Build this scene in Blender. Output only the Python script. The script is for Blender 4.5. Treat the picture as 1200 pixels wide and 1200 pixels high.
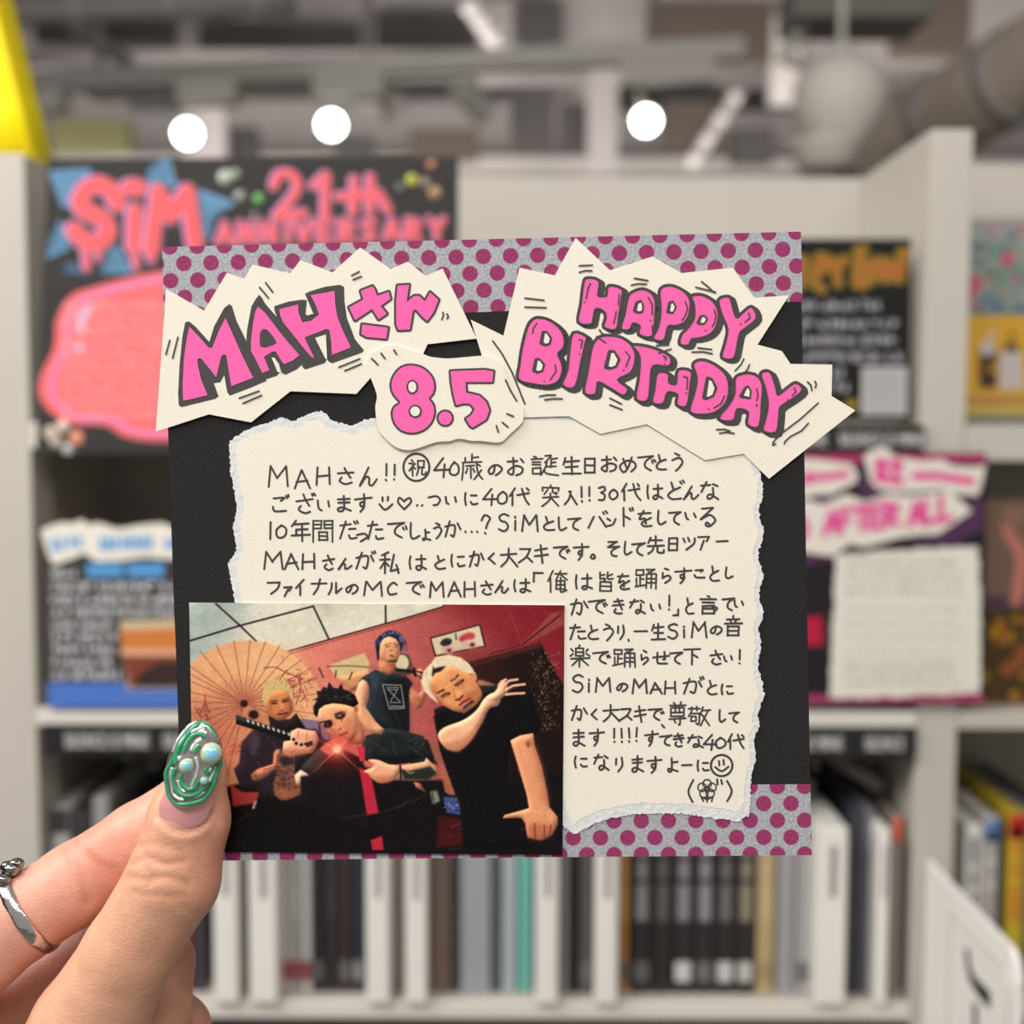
import bpy, bmesh, math, random
import numpy as np
from mathutils import Vector, Matrix

for o in list(bpy.data.objects): bpy.data.objects.remove(o)
SC = bpy.context.scene; COL = SC.collection
random.seed(7); rng = np.random.default_rng(7)

# ------------------------------------------------------------------ camera, world, lights, exposure
F = 1500.0                       # focal length in pixels of the 1200 px frame
CAM = Vector((0, 0, 1.45)); PITCH = math.radians(4.0); ROLL = math.radians(0.2)
FWD = Vector((0, math.cos(PITCH), -math.sin(PITCH)))
_r = Vector((1, 0, 0)); _u = Vector((0, math.sin(PITCH), math.cos(PITCH)))
RIGHT = _r*math.cos(ROLL) + _u*math.sin(ROLL); UP = _u*math.cos(ROLL) - _r*math.sin(ROLL)
cd = bpy.data.cameras.new('camera'); cam = bpy.data.objects.new('camera', cd); COL.objects.link(cam)
m = Matrix.Identity(4)
for i in range(3): m[i][0] = RIGHT[i]; m[i][1] = UP[i]; m[i][2] = -FWD[i]; m[i][3] = CAM[i]
cam.matrix_world = m
cd.sensor_width = 36; cd.lens = 36*F/1200; cd.clip_start = 0.02; cd.clip_end = 60
CARD_D = 0.304
cd.dof.use_dof = True; cd.dof.focus_distance = CARD_D; cd.dof.aperture_fstop = 9.6; cd.dof.aperture_blades = 0
SC.camera = cam

w = bpy.data.worlds.new('shop_light'); SC.world = w; w.use_nodes = True
w.node_tree.nodes['Background'].inputs[0].default_value = (1.0, 0.985, 0.965, 1)
w.node_tree.nodes['Background'].inputs[1].default_value = 0.40

def area(name, loc, target, sx, sy, power, col=(1, 0.966, 0.918)):
    l = bpy.data.lights.new(name, 'AREA'); l.shape = 'RECTANGLE'; l.size = sx; l.size_y = sy
    l.energy = power; l.color = col
    o = bpy.data.objects.new(name, l); COL.objects.link(o); o.location = loc
    o.rotation_euler = (Vector(target)-Vector(loc)).to_track_quat('-Z', 'Y').to_euler()
    return o
area('ceiling_light_aisle', (-0.15, -0.75, 2.62), (0.05, 0.75, 1.35), 1.1, 0.35, 17)
area('ceiling_light_aisle.001', (0.95, -0.25, 2.62), (0.2, 0.8, 1.3), 0.5, 0.35, 3)
area('ceiling_light_aisle.002', (-0.95, 0.0, 2.4), (0.1, 0.8, 1.25), 0.5, 0.35, 13)
area('side_fill_light', (-1.6, 0.3, 2.1), (0.2, 0.85, 1.25), 0.4, 0.3, 10)  # added unseen lamp from the left, brightens the index sign
area('ceiling_uplight_fill', (0.0, 4.6, 2.1), (0.3, 5.2, 2.9), 5.0, 1.6, 105)  # added unseen uplight, brightens the open ceiling from below

SC.view_settings.view_transform = 'Standard'; SC.view_settings.look = 'None'
SC.view_settings.gamma = 1; SC.view_settings.use_curve_mapping = False; SC.view_settings.exposure = 0.0

# ------------------------------------------------------------------ helpers
def lin(c):
    c = c/255.0
    return c/12.92 if c <= 0.04045 else ((c+0.055)/1.055)**2.4
def rgb(r, g, b): return (lin(r), lin(g), lin(b), 1)
_M = {}
def mat(name, col, rough=0.6, metal=0.0, coat=0.0, noise=0.0, nscale=60, bump=0.0, bscale=200, spec=0.3, emit=0.0, sheen=0, alpha=1, trans=0):
    if name in _M: return _M[name]
    mt = bpy.data.materials.new(name); mt.use_nodes = True
    nt = mt.node_tree; N = nt.nodes; L = nt.links; b = N['Principled BSDF']
    c = rgb(*col)
    b.inputs['Base Color'].default_value = c; b.inputs['Roughness'].default_value = rough
    b.inputs['Metallic'].default_value = metal; b.inputs['Coat Weight'].default_value = coat
    b.inputs['Specular IOR Level'].default_value = spec
    b.inputs['Transmission Weight'].default_value = trans
    if emit: b.inputs['Emission Color'].default_value = c; b.inputs['Emission Strength'].default_value = emit
    if noise or bump: tc = N.new('ShaderNodeTexCoord')
    if noise:
        n = N.new('ShaderNodeTexNoise'); n.inputs['Scale'].default_value = nscale; n.inputs['Detail'].default_value = 5
        L.new(tc.outputs['Object'], n.inputs['Vector'])
        r = N.new('ShaderNodeMapRange'); r.inputs[1].default_value = .3; r.inputs[2].default_value = .7
        r.inputs[3].default_value = 1-noise; r.inputs[4].default_value = 1+noise
        L.new(n.outputs['Fac'], r.inputs[0])
        x = N.new('ShaderNodeVectorMath'); x.operation = 'SCALE'; x.inputs[0].default_value = c[:3]
        L.new(r.outputs[0], x.inputs['Scale']); L.new(x.outputs[0], b.inputs['Base Color'])
    if bump:
        n2 = N.new('ShaderNodeTexNoise'); n2.inputs['Scale'].default_value = bscale; n2.inputs['Detail'].default_value = 3
        L.new(tc.outputs['Object'], n2.inputs['Vector'])
        bp = N.new('ShaderNodeBump'); bp.inputs['Strength'].default_value = bump; bp.inputs['Distance'].default_value = 0.0004
        L.new(n2.outputs['Fac'], bp.inputs['Height']); L.new(bp.outputs[0], b.inputs['Normal'])
    _M[name] = mt
    return mt

def W(px, py, Y):
    """world point where the sight line of a pixel meets the upright plane y = Y"""
    d = FWD + RIGHT*((px-600)/F) + UP*((600-py)/F)
    return CAM + d*(Y/d.y)

def link(name, me, parent=None, mats=(), smooth=False):
    o = bpy.data.objects.new(name, me); COL.objects.link(o)
    for mm in mats: me.materials.append(mm)
    if smooth:
        me.polygons.foreach_set('use_smooth', [True]*len(me.polygons))
    if parent is not None: o.parent = parent
    return o
def tag(o, label=None, cat=None, group=None, kind=None):
    if label: o['label'] = label
    if cat: o['category'] = cat
    if group: o['group'] = group
    if kind: o['kind'] = kind
    return o
def thing(name, loc, label, cat, group=None, mw=None):
    o = bpy.data.objects.new(name, None); o.empty_display_size = .01; COL.objects.link(o)
    if mw is not None: o.matrix_world = mw
    else: o.location = loc
    return tag(o, label, cat, group)

class MB:
    """collects shapes, builds ONE mesh object"""
    def __init__(s): s.v = []; s.f = []; s.mi = []
    def add(s, vs, fs, mi=0):
        n = len(s.v); s.v += [tuple(v) for v in vs]; s.f += [tuple(n+i for i in f) for f in fs]; s.mi += [mi]*len(fs)
    def box(s, x0, x1, y0, y1, z0, z1, mi=0):
        vs = [(x, y, z) for z in (z0, z1) for y in (y0, y1) for x in (x0, x1)]
        s.add(vs, [(0, 2, 3, 1), (4, 5, 7, 6), (0, 1, 5, 4), (2, 6, 7, 3), (0, 4, 6, 2), (1, 3, 7, 5)], mi)
    def lathe(s, prof, n=32, mi=0, mx=None):
        vs = []; fs = []
        for r, z in prof:
            for k in range(n):
                a = 2*math.pi*k/n; p = Vector((r*math.cos(a), r*math.sin(a), z)); vs.append(mx @ p if mx else p)
        for i in range(len(prof)-1):
            for k in range(n):
                k2 = (k+1) % n; fs.append((i*n+k, i*n+k2, (i+1)*n+k2, (i+1)*n+k))
        fs.append(tuple(range(n-1, -1, -1))); fs.append(tuple((len(prof)-1)*n+k for k in range(n)))
        s.add(vs, fs, mi)
    def tube(s, pts, r, n=10, mi=0, cap=True):
        pts = [Vector(p) for p in pts]; R = r if isinstance(r, (list, tuple)) else [r]*len(pts)
        vs = []; fs = []; prev = None
        for i, p in enumerate(pts):
            t = (pts[min(i+1, len(pts)-1)]-pts[max(i-1, 0)]).normalized()
            a = prev if prev is not None else Vector((0, 0, 1)) if abs(t.z) < .9 else Vector((1, 0, 0))
            a = (a - t*a.dot(t)).normalized(); b = t.cross(a); prev = a
            for k in range(n):
                g = 2*math.pi*k/n; vs.append(p + (a*math.cos(g)+b*math.sin(g))*R[i])
        for i in range(len(pts)-1):
            for k in range(n):
                k2 = (k+1) % n; fs.append((i*n+k, i*n+k2, (i+1)*n+k2, (i+1)*n+k))
        if cap: fs.append(tuple(range(n-1, -1, -1))); fs.append(tuple((len(pts)-1)*n+k for k in range(n)))
        s.add(vs, fs, mi)
    def ball(s, c, rx, ry=None, rz=None, n=16, mi=0):
        ry = ry or rx; rz = rz or rx; vs = []; fs = []; h = n//2
        for i in range(h+1):
            t = math.pi*i/h
            for k in range(n):
                a = 2*math.pi*k/n
                vs.append((c[0]+rx*math.sin(t)*math.cos(a), c[1]+ry*math.sin(t)*math.sin(a), c[2]+rz*math.cos(t)))
        for i in range(h):
            for k in range(n):
                k2 = (k+1) % n; fs.append((i*n+k, (i+1)*n+k, (i+1)*n+k2, i*n+k2))
        s.add(vs, fs, mi)
    def build(s, name, mats, parent=None, smooth=False, bevel=0, loc=None):
        me = bpy.data.meshes.new(name); me.from_pydata(s.v, [], s.f); me.polygons.foreach_set('material_index', s.mi); me.update()
        o = link(name, me, parent, mats if isinstance(mats, (list, tuple)) else [mats], smooth)
        if bevel:
            b = o.modifiers.new('bevel', 'BEVEL'); b.width = bevel; b.segments = 2; b.limit_method = 'ANGLE'
        if loc is not None: o.location = loc
        return o

def area2(p): return sum(p[i][0]*p[(i+1) % len(p)][1]-p[(i+1) % len(p)][0]*p[i][1] for i in range(len(p)))
class Flat(MB):
    """paper and ink: shapes drawn in picture-sized units on a flat sheet; fn(x, y, h) places them, h = mm above the sheet"""
    def __init__(s, fn): super().__init__(); s.fn = fn; s.k = 0
    def _h(s, h): s.k += 1; return h + (s.k % 48)*0.0011
    def poly(s, p, h, mi=0):
        if area2(p) > 0: p = p[::-1]
        h = s._h(h)
        s.add([s.fn(x, y, h) for x, y in p], [tuple(range(len(p)))], mi)
    def prism(s, p, h0, h1, mi=0):
        if area2(p) > 0: p = p[::-1]
        n = len(p)
        s.add([s.fn(x, y, h0) for x, y in p]+[s.fn(x, y, h1) for x, y in p],
              [tuple(range(n-1, -1, -1)), tuple(range(n, 2*n))]+[(i, (i+1) % n, n+(i+1) % n, n+i) for i in range(n)], mi)
    def disc(s, x, y, r, h, mi=0, ry=None, n=14):
        ry = ry or r
        s.poly([(x+r*math.cos(2*math.pi*k/n), y+ry*math.sin(2*math.pi*k/n)) for k in range(n)], h, mi)
    def stroke(s, p, wd, h, mi=0, closed=False, n=10):
        if closed: p = list(p)+[p[0]]
        for i in range(len(p)-1):
            (x0, y0), (x1, y1) = p[i], p[i+1]; l = math.hypot(x1-x0, y1-y0)
            if l < 1e-6: continue
            nx, ny = -(y1-y0)/l*wd/2, (x1-x0)/l*wd/2
            s.poly([(x0+nx, y0+ny), (x1+nx, y1+ny), (x1-nx, y1-ny), (x0-nx, y0-ny)], h, mi)
        for x, y in (p[:-1] if closed else p): s.disc(x, y, wd/2, h, mi, n=n)

def fr(ox, oy, k):
    return lambda *a: [(ox+x/k, oy+y/k) for x, y in zip(a[::2], a[1::2])]
def smooth(p, n=5, closed=False):
    """Catmull-Rom through p"""
    if len(p) < 3: return list(p)
    q = [p[-1]]+list(p)+[p[0], p[1]] if closed else [p[0]]+list(p)+[p[-1]]
    out = []
    for i in range(1, len(q)-2):
        p0, p1, p2, p3 = q[i-1:i+3]
        for k in range(n):
            t = k/n
            out.append(tuple(.5*(2*b+(c-a)*t+(2*a-5*b+4*c-d)*t*t+(3*b-a-3*c+d)*t**3) for a, b, c, d in zip(p0, p1, p2, p3)))
    if not closed: out.append(q[-2])
    return out
def rough_edge(p, step, amp, rnd, closed=True):
    out = []; n = len(p)
    for i in range(n if closed else n-1):
        (x0, y0), (x1, y1) = p[i], p[(i+1) % n]; l = math.hypot(x1-x0, y1-y0); m_ = max(1, int(l/step))
        for k in range(m_):
            t = k/m_; a = rnd.gauss(0, amp) if k else 0
            out.append((x0+(x1-x0)*t-(y1-y0)/max(l, 1e-6)*a, y0+(y1-y0)*t+(x1-x0)/max(l, 1e-6)*a))
    return out
# ------------------------------------------------------------------ the room
def struct(name, b, mt, bevel=0):
    return tag(b.build(name, mt, bevel=bevel), kind='structure')
M_floor = mat('floor_tile', (150, 144, 136), .35, noise=.12, nscale=6)
M_ceil = mat('ceiling_grey', (112, 106, 105), .9, noise=.15, nscale=2.5)
M_wall = mat('shop_wall', (128, 122, 120), .85, noise=.06, nscale=3)
M_duct = mat('duct_grey', (158, 151, 149), .55, noise=.12, nscale=6)
M_dark = mat('void_shade', (58, 54, 54), .9, noise=.2, nscale=4)
M_rail = mat('rail_paint', (226, 220, 214), .5)
b = MB(); b.box(-5, 5, -2.4, 10, -.05, 0); struct('floor', b, M_floor)
b = MB(); b.box(-5, 5, 1.9, 10, 3.3, 3.4); struct('ceiling', b, M_ceil)
b = MB(); b.box(-5, 5, 10, 10.1, 0, 3.4); struct('wall_back', b, M_wall)
b = MB(); b.box(-5.1, -5, -2.4, 10, 0, 3.4); struct('wall_left', b, M_wall)
b = MB(); b.box(5, 5.1, -2.4, 10, 0, 3.4); struct('wall_right', b, M_wall)
# open ceiling: dark boxes painted as recess shade, deep beams across, joists between
k = 0
for y, z, h, t in ((5.2, 2.86, .44, .3), (6.6, 2.62, .68, .3), (8.6, 2.5, .8, .4)):
    k += 1; b = MB(); b.box(-4.9, 4.9, y, y+t, z, z+h); struct('trim_%d' % k, b, mat('beam_grey', (150, 143, 141), .8, noise=.1, nscale=3))
for x, y0, y1, z in ((-2.3, 3.4, 5.2, 3.0), (-1.05, 2.9, 5.2, 3.02), (1.25, 4.2, 5.2, 3.0), (.35, 5.5, 6.6, 2.95), (-.7, 5.5, 6.6, 2.95), (-2.5, 5.5, 6.6, 2.9), (1.55, 5.5, 6.6, 2.9)):
    k += 1; b = MB(); b.box(x-.06, x+.06, y0, y1, z, z+.3); struct('trim_%d' % k, b, mat('beam_grey', (150, 143, 141), .8))
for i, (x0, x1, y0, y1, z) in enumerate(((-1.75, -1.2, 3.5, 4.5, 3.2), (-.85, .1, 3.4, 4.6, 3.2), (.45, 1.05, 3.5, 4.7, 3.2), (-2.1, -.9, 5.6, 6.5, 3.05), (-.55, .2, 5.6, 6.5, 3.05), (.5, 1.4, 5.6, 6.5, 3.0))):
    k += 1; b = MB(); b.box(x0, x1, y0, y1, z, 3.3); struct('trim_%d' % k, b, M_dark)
# ducts and pipes under the ceiling
def duct(p0, p1, r, label, mt=M_duct):
    b = MB(); p0 = Vector(p0); p1 = Vector(p1); b.tube([p0.lerp(p1, t/6) for t in range(7)], r, 24)
    d = tag(b.build('ventilation_duct', mt, smooth=True), label, 'duct', 'ducts under the ceiling')
    for t in (.1, .37, .64, .9):
        q = MB(); c = p0.lerp(p1, t); a = (p1-p0).normalized()*.02; q.tube([c-a, c+a], r*1.05, 24)
        q.build('duct_band', mat('duct_band', (176, 170, 168), .5), d, smooth=True)
    return d
M_tan = mat('duct_tan', (206, 192, 178), .55, noise=.1, nscale=5)
duct(W(1330, 5, 2.7), W(1015, 192, 3.6), .11, 'wide tan air duct slanting down behind the top of the right shelf post', M_tan)
duct(W(55, 8, 4.3), W(152, 74, 4.5), .03, 'thin grey conduit slanting down beside the yellow sheet')
duct(W(-60, 16, 3.3), W(345, 0, 3.3), .036, 'long pale pipe along the very top left of the picture')
duct(W(868, 104, 5.09), W(808, 196, 5.09), .026, 'short slanting brace left of the white dome')
duct(W(545, 0, 4.6), W(590, 62, 4.7), .03, 'short slanting pipe above the middle of the track')
# pale beams, and dark panels standing in for shaded ceiling voids
def panel(x0, x1, y0, y1, Y, mt, th=.08):
    global k
    a = W((x0+x1)/2, y1, Y); b_ = W(x1, y0, Y); c = W(x0, y0, Y)
    k += 1; b = MB(); b.box(c.x, b_.x, Y, Y+th, a.z, b_.z); struct('trim_%d' % k, b, mt)
M_b1 = mat('beam_pale', (184, 177, 173), .7, noise=.08, nscale=4); M_b2 = mat('beam_mid', (138, 131, 130), .8, noise=.12, nscale=4); M_br = mat('void_shade_brown', (70, 60, 54), .9)
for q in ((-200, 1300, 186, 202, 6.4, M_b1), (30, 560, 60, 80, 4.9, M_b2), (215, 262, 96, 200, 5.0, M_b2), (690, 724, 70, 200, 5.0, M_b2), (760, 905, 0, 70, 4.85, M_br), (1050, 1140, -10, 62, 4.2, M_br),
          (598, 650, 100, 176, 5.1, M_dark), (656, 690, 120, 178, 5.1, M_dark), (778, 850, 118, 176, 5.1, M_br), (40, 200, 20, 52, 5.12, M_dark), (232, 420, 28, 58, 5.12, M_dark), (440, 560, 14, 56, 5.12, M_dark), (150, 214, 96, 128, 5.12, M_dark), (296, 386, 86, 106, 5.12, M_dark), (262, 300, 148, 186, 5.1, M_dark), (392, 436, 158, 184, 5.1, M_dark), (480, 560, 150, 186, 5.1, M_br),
          (610, 660, 0, 50, 5.1, M_dark), (560, 600, 0, 60, 5.1, M_b2), (905, 940, 20, 120, 5.1, M_b1), (858, 908, 150, 190, 5.1, M_dark), (1040, 1090, 120, 150, 5.1, M_br), (60, 150, 140, 176, 5.1, mat('void_shade_olive', (78, 76, 48), .9))):
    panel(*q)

# lighting track with spotlights
Pt = lambda px, py, Y: W(px, py, Y)
a = Pt(20, 97, 3.9); c = Pt(872, 58, 3.65); hd = (c-a).normalized()
tr = thing('lighting_track', (a+c)/2, 'long pale lighting track hanging across the ceiling', 'lighting track')
o_ = (a+c)/2
side = hd.cross(Vector((0, 0, 1))).normalized()
def bar(bm, p, q, wy, hz):
    vs = []
    for P in (p, q):
        for sy in (-1, 1):
            for sz in (-1, 1): vs.append(P + side*(sy*wy/2) + Vector((0, 0, sz*hz/2)) - o_)
    bm.add(vs, [(0, 1, 3, 2), (4, 6, 7, 5), (0, 4, 5, 1), (2, 3, 7, 6), (0, 2, 6, 4), (1, 5, 7, 3)])
b = MB(); bar(b, a, c, .06, .055); b.build('track_rail', M_rail, tr)
for t in (.12, .5, .88):
    p = a.lerp(c, t); b = MB(); b.tube([p-o_, p-o_+Vector((0, 0, 3.3-p.z))], .012, 8); b.build('hanger', M_duct, tr)
for px0, px1, py in ((222, 292, 99), (384, 466, 94), (736, 840, 80), (55, 80, 104)):
    t0 = (px0-20)/852; t1 = (px1-20)/852
    b = MB(); dz = Vector((0, 0, -.06)); bar(b, a.lerp(c, t0)+dz, a.lerp(c, t1)+dz, .07, .06); b.build('power_box', M_rail, tr)
a2 = Pt(110, 112, 4.1); c2 = Pt(560, 98, 4.0); b = MB(); bar(b, a2, c2, .03, .03); b.build('cable_rail', M_rail, tr)

M_lamp = mat('lamp_lens', (255, 252, 244), .3, emit=14)
M_spot = mat('lamp_body', (196, 191, 186), .4)
def spot(px, py, Y, aim, label, lit=True):
    p = Pt(px, py, Y)
    t = thing('track_spotlight', p, label, 'spotlight', 'spotlights on the lighting track')
    d = (Vector(aim)-p).normalized(); q = d.to_track_quat('Z', 'Y').to_matrix().to_4x4()
    b = MB(); b.lathe([(.012, -.125), (.026, -.12), (.034, -.06), (.042, .0), (.046, .006), (.046, .012), (.040, .012)], 28, mx=q); b.build('lamp_body', M_spot, t, smooth=True)
    b = MB(); b.lathe([(.001, .0085), (.0395, .008), (.0395, .0115), (.001, .016)], 28, mx=q); b.build('lens', M_lamp if lit else mat('lens_off', (190, 186, 180), .2), t)
    up = q @ Vector((0, 0, -.06)); top = (px-20)/852; tp = a.lerp(c, top) + Vector((0, 0, -.106 if lit else -.036)) - p
    b = MB(); b.tube([up, Vector((tp.x, tp.y, min(up.z+.03, tp.z-.012))), tp], .01, 8); b.build('swivel_arm', M_rail, t)
spot(220, 156, 3.86, (-.35, 1.0, 1.42), 'lit white spotlight, leftmost under the lighting track')
spot(388, 146, 3.82, (-.1, 1.0, 1.42), 'lit white spotlight between the leftmost lamp and the unlit lamp')
spot(757, 141, 3.72, (.3, 1.0, 1.42), 'lit white spotlight, rightmost under the lighting track')
spot(566, 128, 3.8, (2.0, 5.4, 1.1), 'unlit pale spotlight turned sideways, between the lit ones', False)

# white dome pendant near the right post
p = Pt(985, 122, 2.75); dm = thing('dome_pendant', p, 'round white dome pendant lamp hanging in front of the dark ducts', 'pendant lamp')
b = MB(); b.lathe([(.02, .092), (.06, .088), (.085, .07), (.098, .04), (.1, .01), (.094, -.02), (.08, -.05), (.058, -.08), (.03, -.1), (.008, -.104)], 40); b.build('dome_shade', mat('dome_white', (244, 238, 228), .45), dm, smooth=True)
b = MB(); b.lathe([(.02, .12), (.03, .11), (.03, .085), (.02, .085)], 20); b.tube([(0, 0, .11), (0, 0, 3.3-p.z)], .008, 8); b.build('stem', M_rail, dm)
b = MB(); b.lathe([(.052, -.13), (.064, -.115), (.076, -.082), (.08, -.07), (.074, -.066), (.045, -.1)], 32, mx=Matrix.Translation((-.03, -.01, -.01))); b.build('diffuser_ring', mat('diffuser', (232, 224, 214), .15, spec=.6), dm, smooth=True)
# hanging speaker box top right
p = Pt(1000, 20, 3.1); sp = thing('ceiling_projector', p, 'grey boxy bracket unit above the white dome', 'bracket unit')
b = MB(); b.box(-.16, .16, -.1, .1, -.03, .07); b.build('housing', mat('box_grey', (142, 136, 131), .6), sp, bevel=.01)
b = MB(); b.tube([(-.12, 0, -.03), (-.17, -.02, -.1), (-.1, -.02, -.12)], .02, 10); b.build('bracket', M_rail, sp, smooth=True)
b = MB(); b.tube([(0, 0, .06), (0, 0, 3.3-p.z)], .02, 8); b.build('hanger', M_duct, sp)

# ------------------------------------------------------------------ the shelf unit
YF = .88; YB = 1.05
X = lambda px, py=700, Y=YF: W(px, py, Y).x
Z = lambda py, px=600, Y=YF: W(px, py, Y).z
M_sh = mat('shelf_white', (194, 188, 178), .45, noise=.03, nscale=8)
M_lip = mat('shelf_lip', (222, 216, 207), .4)
M_liner = mat('bar_liner_shade', (150, 141, 133), .6, noise=.15, nscale=12)  # darker grey carrying the shelf shade; also on the support bars
M_strip = mat('strip_black', (38, 36, 37), .35)
M_txt = mat('strip_text', (196, 192, 192), .6)
XL = X(40); XR = X(1078); XR2 = X(1126); XE = XR + .34
sh = thing('display_shelf', ((XL+XR)/2, YB, 0), 'pale grey shop shelving unit holding CDs and display cards', 'shelf')
so = Vector(((XL+XR)/2, YB, 0))
def shp(name, boxes, mt, bevel=.001, mats=None):
    b = MB()
    for x0, x1, y0, y1, z0, z1 in boxes: b.box(x0-so.x, x1-so.x, y0-so.y, y1-so.y, z0, z1)
    return b.build(name, mt, sh, bevel=bevel)
ZT = Z(207, 600, YB)
shp('upright_post', [(XL-.031, XL, YF, YB+.02, 0, Z(180, 20))], M_sh)
shp('upright_post', [(XR, XR2, YF, YB+.02, 0, Z(151, 1105))], M_sh)
shp('upright_post', [(XE, XE+.03, YF, YB+.02, 0, Z(151, 1105))], M_sh)
shp('back_panel', [(XL-.3, XL-.03, YB, YB+.018, 0, ZT), (XL, XR, YB, YB+.018, 0, ZT)], M_sh)
shp('back_panel', [(XR2, XE, YB, YB+.018, 0, Z(192, 1165, YB))], M_sh)
z1 = Z(497); z1b = Z(528)
z2 = Z(832); z2b = Z(852)
YC = YF+.012                     # plane of the CD spines
z3 = Z(1164, 600, YC); z3b = Z(1193)
dz = z2-z3
for x0, x1 in ((XL, XR), (XR2, XE)):
    lx = x1 == XE
    for t, bt in ((z1, z1b - (.006 if lx else 0)), (z2, z2b), (z3, z3b), (z3-.2, z3-.222), (z3-.4, z3-.422), (.12, .1)):
        shp('shelf_board', [(x0+.0004, x1-.0004, YF+.001, YB-.0003, bt, t)], M_sh)
        if not lx or t in (z1, z2): shp('shelf_lip', [(x0+.0004, x1-.0004, YF-.0015, YF+.0008, bt, t)], M_lip if not lx else M_sh)
    shp('plinth', [(x0+.0004, x1-.0004, YF+.02, YF+.035, 0, .0995)], M_sh)
    # liner sheets behind the goods, darkened to stand in for shelf shade
    for t, bt in ((z1b - (.006 if lx else 0), z2), (z2b, z3), (z3b, z3-.2), (z3-.222, z3-.4)):
        shp('shade_liner', [(x0+.002, x1-.002, YB-.012, YB-.001, bt+.001, t-.001)], M_liner)
        if t in (z1b, z2b): [shp('side_shade_liner', [(xa, xa+.0025, YF+.03, YB-.013, bt+.001, t-.001)], M_liner, 0) for xa in (x1-.003, x0+.0005)]
# sloped black CD supports with their pale clips
for px in (150, 330, 520, 700, 890, 980):
    x = X(px)
    b = MB(); b.tube([(x-so.x, YB-.02-so.y, z3+.16), (x+.03-so.x, YF+.07-so.y, z3+.15), (x+.05-so.x, YF+.05-so.y, z3+.14)], .005, 8); b.build('support_bar', M_liner, sh, smooth=True)
for px, py in ((955, 897), (983, 896), (1020, 897), (150, 886), (180, 897)):
    p = W(px, py, YF+.1); b = MB(); b.ball((p.x-so.x, p.y-so.y, p.z), .0045, n=12)
    b.tube([(p.x-so.x, p.y-so.y, p.z), (p.x-so.x, YB-.012-so.y, p.z)], .003, 6); b.build('clip', mat('clip_grey', (170, 165, 160), .3), sh, smooth=True)

def text_mesh(s, size, bold=.0):
    cu = bpy.data.curves.new('t', 'FONT'); cu.body = s; cu.size = size; cu.offset = bold; cu.resolution_u = 3
    o = bpy.data.objects.new('t', cu); COL.objects.link(o)
    me = bpy.data.meshes.new_from_object(o.evaluated_get(bpy.context.evaluated_depsgraph_get()))
    bpy.data.objects.remove(o); bpy.data.curves.remove(cu)
    return me
def label_strip(x0, x1, zb, zt, words):
    s = shp('label_strip', [(x0, x1, YF-.004, YF-.0018, zb, zt)], M_strip, .0005)
    tag(s, 'black label strip with pale lettering')
    for px in words:
        if px is None: continue
        me = text_mesh('SILENCE' if px == words[-1] else 'SILENCE iS MINE', (zt-zb)*.62)
        wt = max(v.co.x for v in me.vertices); sc = (W(px+(46 if px == words[-1] else 98), 860, YF).x-W(px, 860, YF).x)/wt
        b = MB(); xs = X(px, 860)
        for kk_, ox in enumerate((-.0003, 0, .0003)): b.add([(v.co.x*sc+xs-so.x+ox, YF-.0043-so.y-kk_*2e-6, v.co.y+zb+(zt-zb)*.28) for v in me.vertices], [tuple(p.vertices) for p in me.polygons])
        b.build('lettering', M_txt, s)
        bpy.data.meshes.remove(me)
label_strip(XL+.006, XR-.001, Z(886), Z(849), (78, 193, 308, 423, 538, 653, 768, 888, 1012))
label_strip(X(545), XR-.001, Z(530), Z(496), (634, 748, 862, 974, None))
label_strip(XL+.006, XR-.001, Z(1234), Z(1196), (120, 235, 350, 465, 580, 695, 810, 925, 1010))
# ------------------------------------------------------------------ CDs and index plates
def cd_case(px0, px1, py_top, col, label, lab=None, foot=None, head=None, depth=.142, Y=YC, zb=None, group='CD cases on the lower shelf'):
    zb = z3 if zb is None else zb
    x0, x1 = W(px0, 1060, Y).x+.0004, W(px1, 1060, Y).x-.0004
    zt = Z(py_top, 600, Y); cx = (x0+x1)/2
    t = thing('cd_case', (cx, Y+depth/2, zb), label, 'CD case', group)
    hw = (x1-x0)/2; h = zt-zb; d = depth/2
    b = MB(); b.box(-hw, hw, -d, d, 0.0003, h); b.build('case', mat('case_%d_%d_%d' % col, col, .3, spec=.5), t, bevel=.0012)
    b = MB()
    if lab:
        z = h*.93
        for fh, wd in ((.16, .55), (.1, .5), (.2, .6), (.06, .4), (.14, .55)):
            if z-fh*h < h*.33: break
            b.box(-hw*wd, hw*wd, -d-.0003, -d, z-fh*h, z); z -= fh*h+.004
        b.build('spine_label', mat('lab_%d_%d_%d' % lab, lab, .5), t)
    if foot:
        b = MB(); b.box(-hw*.8, hw*.8, -d-.0003, -d, h*.07, h*.18); b.build('spine_emblem', mat('foot_%d_%d_%d' % foot, foot, .5), t)
    if head:
        b = MB(); b.box(-hw*.9, hw*.9, -d-.0003, -d, h*.86, h*.995); b.build('spine_cap', mat('head_%d_%d_%d' % head, head, .5), t)
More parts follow.
